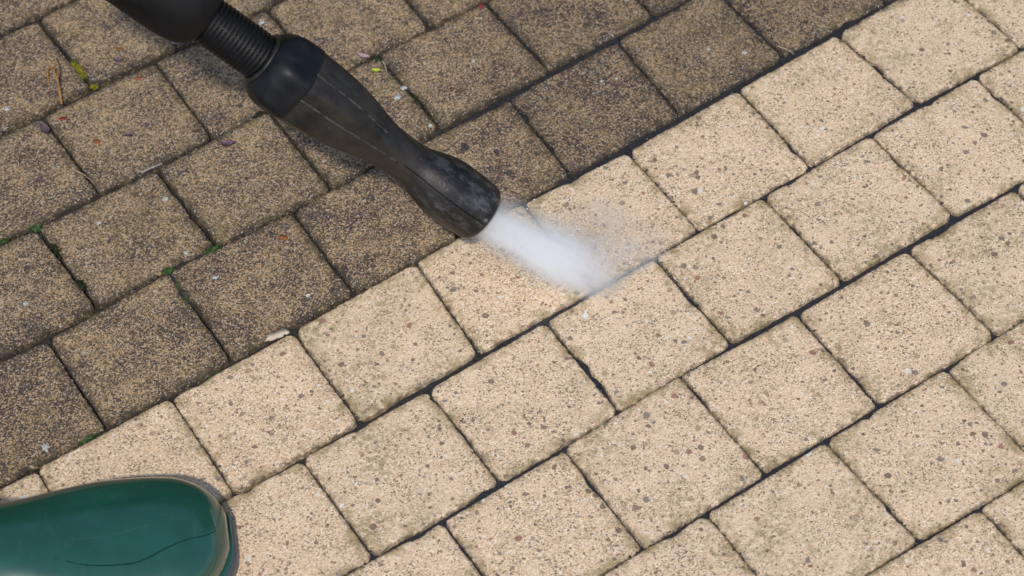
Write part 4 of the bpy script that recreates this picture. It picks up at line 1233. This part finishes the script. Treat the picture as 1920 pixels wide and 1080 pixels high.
M_MOSSY = mat_plain("yellow_moss", (.16, .17, .012), (.30, .28, .02), 500)
M_MOSS = mat_plain("green_moss", (.030, .075, .022), (.07, .14, .04), 500)
M_MOSSD = mat_plain("dark_moss", (.012, .020, .009), (.03, .045, .018), 500)
M_RUST = mat_plain("orange_flake", (.16, .055, .022), (.27, .095, .032), 600)
M_RED = mat_plain("red_flake", (.13, .022, .02), (.22, .035, .028), 600)
M_DRY = mat_plain("dry_stem", (.22, .105, .03), (.32, .17, .06), 400)
M_STRAW = mat_plain("straw", (.36, .30, .19), (.46, .40, .28), 500)
M_PURPLE = mat_plain("withered_leaf", (.055, .035, .050), (.12, .08, .10), 300)
M_PINK = mat_plain("withered_petal", (.30, .20, .24), (.40, .30, .33), 300)
M_LICH = mat_plain("pale_lichen", (.26, .28, .27), (.46, .49, .47), 700)
M_WOOD = mat_plain("bleached_wood", (.40, .34, .26), (.52, .46, .38), 260)
M_LEAF = mat_plain("fresh_leaf", (.34, .40, .03), (.42, .46, .06), 300)
M_STONE = mat_plain("dark_pebble", (.030, .027, .028), (.075, .065, .065), 400)
M_GREY = mat_plain("grey_twig", (.20, .20, .19), (.28, .27, .25), 400)

vdeb("moss_clump", "bright yellow-green moss cushion filling the joint beside the dry orange stem", "moss", moss(.0125, .0034, 1, 420, .0045), M_MOSSY, (-0.32966, 0.26548, -0.0022), -59, group="moss growing in the joints")
vdeb("moss_clump", "small yellow moss tuft at the junction just below the bright moss cushion", "moss", moss(.0035, .0025, 2, 120, .003), M_MOSSY, (-0.31772, 0.24511, -0.0018), -20, group="moss growing in the joints")
vdeb("moss_clump", "green moss tuft at the joint corner near the left edge of the photo", "moss", moss(.006, .0035, 3, 200, .004), M_MOSS, (-0.35670, 0.10329, -0.0018), -7, group="moss growing in the joints")
vdeb("moss_clump", "dark moss strip running down the joint below the green tuft near the left edge", "moss", moss(.010, .0032, 4, 300, .0045), M_MOSSD, (-0.33973, 0.08022, -0.0018), -59, group="moss growing in the joints")
vdeb("moss_clump", "blackish moss lump low in the joint between two left dirty pavers", "moss", moss(.006, .004, 5, 220, .0045), M_MOSSD, (-0.32009, 0.04347, -0.0012), -57, group="moss growing in the joints")
vdeb("moss_clump", "green moss tuft in the junction between four dirty pavers left of centre", "moss", moss(.0055, .003, 6, 200, .004), M_MOSS, (-0.25449, 0.04922, -0.0015), 5, group="moss growing in the joints")
vdeb("moss_clump", "thin green moss at the junction right of the dark dirty paver corner", "moss", moss(.007, .0022, 7, 160, .003), M_MOSS, (-0.22160, 0.06594, -0.0022), 29, group="moss growing in the joints")
vdeb("moss_clump", "long thin green moss strip on the border of the dirty pavers above the boot", "moss", moss(.0085, .0016, 8, 160, .003), M_MOSS, (-0.30960, -0.09529, -0.0015), 28, group="moss growing in the joints")
vdeb("moss_clump", "dark green moss under the nozzle bulge by the dirty joint", "moss", moss(.006, .003, 9, 180, .004), M_MOSSD, (-0.18413, 0.19701, -0.0018), 19, group="moss growing in the joints")
vdeb("moss_clump", "green moss sliver at the far left edge of the frame", "moss", moss(.0055, .0026, 10, 160, .003), M_MOSS, (-0.38197, 0.09454, -0.0015), 19, group="moss growing in the joints")
vdeb("moss_clump", "dark moss wad in the joint beside the pink petal", "moss", moss(.0075, .0034, 11, 200, .004), M_MOSSD, (-0.09026, 0.24523, -0.0022), -27, group="moss growing in the joints")
vdeb("moss_clump", "dark moss in the cross joint close to the two white lichen dots", "moss", moss(.012, .003, 12, 260, .003), M_MOSSD, (-0.06107, 0.19668, -0.0022), -62, group="moss growing in the joints")
va, fa = tube([Vector((-0.34239, 0.22884, 0.0005)), Vector((-0.34370, 0.23940, 0.004)), Vector((-0.34545, 0.25008, 0.007)), Vector((-0.34545, 0.26002, 0.006)), Vector((-0.34534, 0.26765, 0.003)), Vector((-0.34892, 0.27998, 0.001))], [.0009, .0011, .0010, .0008, .0006, .0004], 7)
vb, fb = tube([Vector((-0.34540, 0.24891, 0.007)), Vector((-0.34900, 0.26227, 0.005)), Vector((-0.35273, 0.26808, 0.004)), Vector((-0.35515, 0.26430, 0.003)), Vector((-0.35374, 0.25239, 0.0012))], [.0007, .0008, .0010, .0009, .0006], 7)
vdeb("dry_stem", "curled dry orange stem standing on the dirty paver beside the yellow moss", "stem", (va + vb, fa + [tuple(i + len(va) for i in f) for f in fb]), M_DRY, (0, 0, 0))
vdeb("straw", "thin yellow straw lying beside the fresh green leaf", "straw", straw(.014, .0005, .001, 1), M_STRAW, (-0.08353, 0.23259, 0.0005), -79)
vdeb("straw", "pale straw across the joint corner of a dirty paver near the right top", "straw", straw(.016, .0004, .001, 2), M_STRAW, (0.23404, 0.20713, 0.0005), -41)
vdeb("straw", "fine straw standing out of the joint below the ribbed hose", "straw", straw(.012, .0004, .0015, 3), M_STRAW, (-0.22007, 0.18723, 0.0008), 70)
vdeb("straw", "fine dry straw lying slanted right of the upright straw", "straw", straw(.011, .0004, .001, 4), M_STRAW, (-0.21081, 0.18206, 0.0006), 38)
vdeb("straw", "faint straw along the cross joint on the left dirty pavers", "straw", straw(.020, .00035, .0012, 5), M_STRAW, (-0.32155, 0.14946, 0.0006), -44)
vdeb("straw", "hair-thin straw on the dirty paver left of the wood chip", "straw", straw(.018, .0003, .002, 6), M_STRAW, (-0.20887, 0.00980, 0.0006), -12)
vdeb("twig", "straight grey twig lying in the joint above a small dirty paver", "twig", straw(.018, .0012, .0005, 7), M_GREY, (-0.26875, 0.15170, -0.001), 24)
vdeb("wood_chip", "bleached flat wood chip stuck in the joint at the edge of the washed pavers", "wood chip", chip(.0175, .0052, .0022, 3), M_WOOD, (-0.17378, -0.02106, -0.0008), 17)
vdeb("leaf_fragment", "tiny bright yellow-green leaf bit lying beside the lance", "leaf", leaf(.0072, .0018, .0012, 1), M_LEAF, (-0.09006, 0.23000, 0.0004), -11)
vdeb("leaf_fragment", "withered purple leaf at the junction of left dirty pavers", "leaf", leaf(.013, .0035, .004, 2), M_PURPLE, (-0.35393, 0.20141, 0.0004), -66)
vdeb("leaf_fragment", "dark withered leaf bit on the paver below the ribbed hose", "leaf", leaf(.012, .0026, .002, 3), M_PURPLE, (-0.20917, 0.16792, 0.0004), -1)
vdeb("leaf_fragment", "dark shrivelled leaf bit next to the orange and white flakes", "leaf", leaf(.009, .0022, .002, 4), M_PURPLE, (-0.29818, 0.26997, 0.0004), -21)
vdeb("leaf_fragment", "dark leaf scrap on the paver edge between the orange flake and the joint", "leaf", leaf(.009, .0016, .0015, 5), M_PURPLE, (-0.28711, 0.18789, 0.0004), 3)
vdeb("petal", "pinkish withered petal in the joint beside the lance bulge", "petal", leaf(.011, .0018, .004, 6), M_PINK, (-0.09928, 0.24531, 0.0006), -26)
vdeb("petal", "pale pinkish petal at the joint under the grip sleeve", "petal", leaf(.015, .0022, .002, 7), M_PINK, (-0.24713, 0.28190, 0.0006), -1)
vdeb("flake", "orange flake lying near the upper joint of the paver below the grip", "flake", chip(.0050, .0042, .0016, 1, .35), M_RUST, (-0.28122, 0.24765, 0.0002), -8, group="coloured flakes on the dirty pavers")
vdeb("flake", "small round orange flake in the middle of the left dirty paver", "flake", chip(.0042, .0045, .0016, 2), M_RUST, (-0.31230, 0.18458, 0.0002), -8, group="coloured flakes on the dirty pavers")
vdeb("flake", "orange flake beside a white lichen spot at the top", "flake", chip(.0065, .0026, .0008, 4, .35), M_RUST, (-0.29680, 0.28345, 0.0002), -1, group="coloured flakes on the dirty pavers")
vdeb("flake", "red flake close to the purple leaf", "flake", chip(.006, .0035, .0012, 5), M_RED, (-0.34085, 0.21264, 0.0002), -8, group="coloured flakes on the dirty pavers")
vdeb("flake", "bright red flake in the joint at the top edge of the photo", "flake", chip(.0034, .006, .0014, 6), M_RED, (-0.00182, 0.29082, -0.0005), -8, group="coloured flakes on the dirty pavers")
vdeb("flake", "rusty orange leaf flake on the paver above the wood chip", "flake", chip(.0075, .0036, .0014, 7), M_RUST, (-0.16783, 0.06928, 0.0002), -22, group="coloured flakes on the dirty pavers")
vdeb("lichen_spot", "pale lichen spot at the left edge of the photo", "lichen", chip(0.00384, 0.00480, .0002, 20, .5), M_LICH, (-0.38695, 0.23033, 0.0001), 53, group="pale lichen spots on the dirty pavers")
vdeb("lichen_spot", "pale lichen spot near the twig on the left dirty paver", "lichen", chip(0.00400, 0.00320, .0002, 21, .5), M_LICH, (-0.30052, 0.15593, 0.0001), 3, group="pale lichen spots on the dirty pavers")
vdeb("lichen_spot", "white lichen spot just above the orange flake", "lichen", chip(0.00440, 0.00256, .0002, 22, .5), M_LICH, (-0.28051, 0.25457, 0.0001), -41, group="pale lichen spots on the dirty pavers")
vdeb("lichen_spot", "white lichen spot left of the orange flake at the top", "lichen", chip(0.00600, 0.00440, .0002, 23, .5), M_LICH, (-0.30299, 0.28671, 0.0001), 26, group="pale lichen spots on the dirty pavers")
vdeb("lichen_spot", "upper of the two white lichen dots right of the lance", "lichen", chip(0.00440, 0.00400, .0002, 24, .5), M_LICH, (-0.06928, 0.20980, 0.0001), -25, group="pale lichen spots on the dirty pavers")
vdeb("lichen_spot", "larger lower white lichen dot right of the lance", "lichen", chip(0.00640, 0.00400, .0002, 25, .5), M_LICH, (-0.07530, 0.19976, 0.0001), 43, group="pale lichen spots on the dirty pavers")
vdeb("lichen_spot", "small white lichen dot on the paver at the top centre", "lichen", chip(0.00240, 0.00400, .0002, 26, .5), M_LICH, (-0.01253, 0.23150, 0.0001), -4, group="pale lichen spots on the dirty pavers")
vdeb("lichen_spot", "white lichen dot on the dirty paver beside the pale straw", "lichen", chip(0.00360, 0.00400, .0002, 27, .5), M_LICH, (0.20226, 0.21039, 0.0001), -51, group="pale lichen spots on the dirty pavers")
vdeb("lichen_spot", "white lichen dot in the middle of the dirty paver at top right", "lichen", chip(0.00320, 0.00320, .0002, 28, .5), M_LICH, (0.17436, 0.21777, 0.0001), 17, group="pale lichen spots on the dirty pavers")
vdeb("lichen_spot", "small lichen dot on the wet dirty paver right of the joint", "lichen", chip(0.00280, 0.00320, .0002, 29, .5), M_LICH, (0.09876, 0.19643, 0.0001), -31, group="pale lichen spots on the dirty pavers")
vdeb("lichen_spot", "tiny lichen dot left of the small one on the wet dirty paver", "lichen", chip(0.00240, 0.00240, .0002, 30, .5), M_LICH, (0.08679, 0.19521, 0.0001), 36, group="pale lichen spots on the dirty pavers")
vdeb("lichen_spot", "pale lichen dot on the dirty paver just left of the nozzle tip", "lichen", chip(0.00480, 0.00280, .0002, 31, .5), M_LICH, (-0.07814, 0.07628, 0.0001), -10, group="pale lichen spots on the dirty pavers")
vdeb("lichen_spot", "pale lichen dot on the lower left dirty paver near the edge", "lichen", chip(0.00320, 0.00440, .0002, 32, .5), M_LICH, (-0.36110, 0.03114, 0.0001), -47, group="pale lichen spots on the dirty pavers")
vdeb("lichen_spot", "pale lichen dot at the upper edge of the paver below the twig", "lichen", chip(0.00400, 0.00360, .0002, 33, .5), M_LICH, (-0.25789, 0.11946, 0.0001), 11, group="pale lichen spots on the dirty pavers")
vdeb("lichen_spot", "pale lichen dot right of the green moss tuft", "lichen", chip(0.00320, 0.00320, .0002, 34, .5), M_LICH, (-0.30878, 0.10229, 0.0001), -34, group="pale lichen spots on the dirty pavers")
vdeb("lichen_spot", "pale lichen dot near the junction moss left of centre", "lichen", chip(0.00288, 0.00320, .0002, 35, .5), M_LICH, (-0.24097, 0.06433, 0.0001), 31, group="pale lichen spots on the dirty pavers")
vdeb("lichen_spot", "pale lichen dot on the dark dirty paver right of the junction moss", "lichen", chip(0.00400, 0.00256, .0002, 36, .5), M_LICH, (-0.21956, 0.03814, 0.0001), -16, group="pale lichen spots on the dirty pavers")
vdeb("lichen_spot", "faint lichen spot on the dirty paver above the boot", "lichen", chip(0.00680, 0.00400, .0002, 37, .5), M_LICH, (-0.34062, -0.09878, 0.0001), -50, group="pale lichen spots on the dirty pavers")
vdeb("lichen_spot", "white lichen dot beside the ribbed neck at the top", "lichen", chip(0.00480, 0.00440, .0002, 38, .5), M_LICH, (-0.18164, 0.29740, 0.0001), 4, group="pale lichen spots on the dirty pavers")
vdeb("pebble", "largest black pebble on the dirty paver above the nozzle tip", "pebble", blob(0.00270, 0.00330, 0.0013, .7, 3.3, 4), M_STONE, (-0.02555, 0.14047, 0.0003), -8, group="dark pebbles lying on the pavers")
vdeb("pebble", "small grey pebble right of the black one above the nozzle", "pebble", blob(0.00270, 0.00180, 0.0009, .7, 4.3, 4), M_STONE, (-0.00126, 0.13283, 0.0003), -65, group="dark pebbles lying on the pavers")
vdeb("pebble", "dark pebble in the middle of the paver above the spray", "pebble", blob(0.00240, 0.00192, 0.0010, .7, 5.3, 4), M_STONE, (0.00644, 0.11014, 0.0003), -28, group="dark pebbles lying on the pavers")
vdeb("pebble", "black pebble on the dirty paver below the ribbed neck", "pebble", blob(0.00210, 0.00240, 0.0010, .7, 6.3, 4), M_STONE, (-0.19971, 0.20765, 0.0003), -75, group="dark pebbles lying on the pavers")
vdeb("pebble", "dark stone lump on the chipped joint edge at lower centre", "pebble", blob(0.00372, 0.00330, 0.0016, .7, 7.3, 4), M_STONE, (-0.04464, -0.11306, -0.0015), -43, group="dark pebbles lying on the pavers")
vdeb("pebble", "tiny black pebble left of the rusty leaf flake", "pebble", blob(0.00180, 0.00132, 0.0007, .7, 8.3, 4), M_STONE, (-0.17706, 0.07411, 0.0003), -87, group="dark pebbles lying on the pavers")
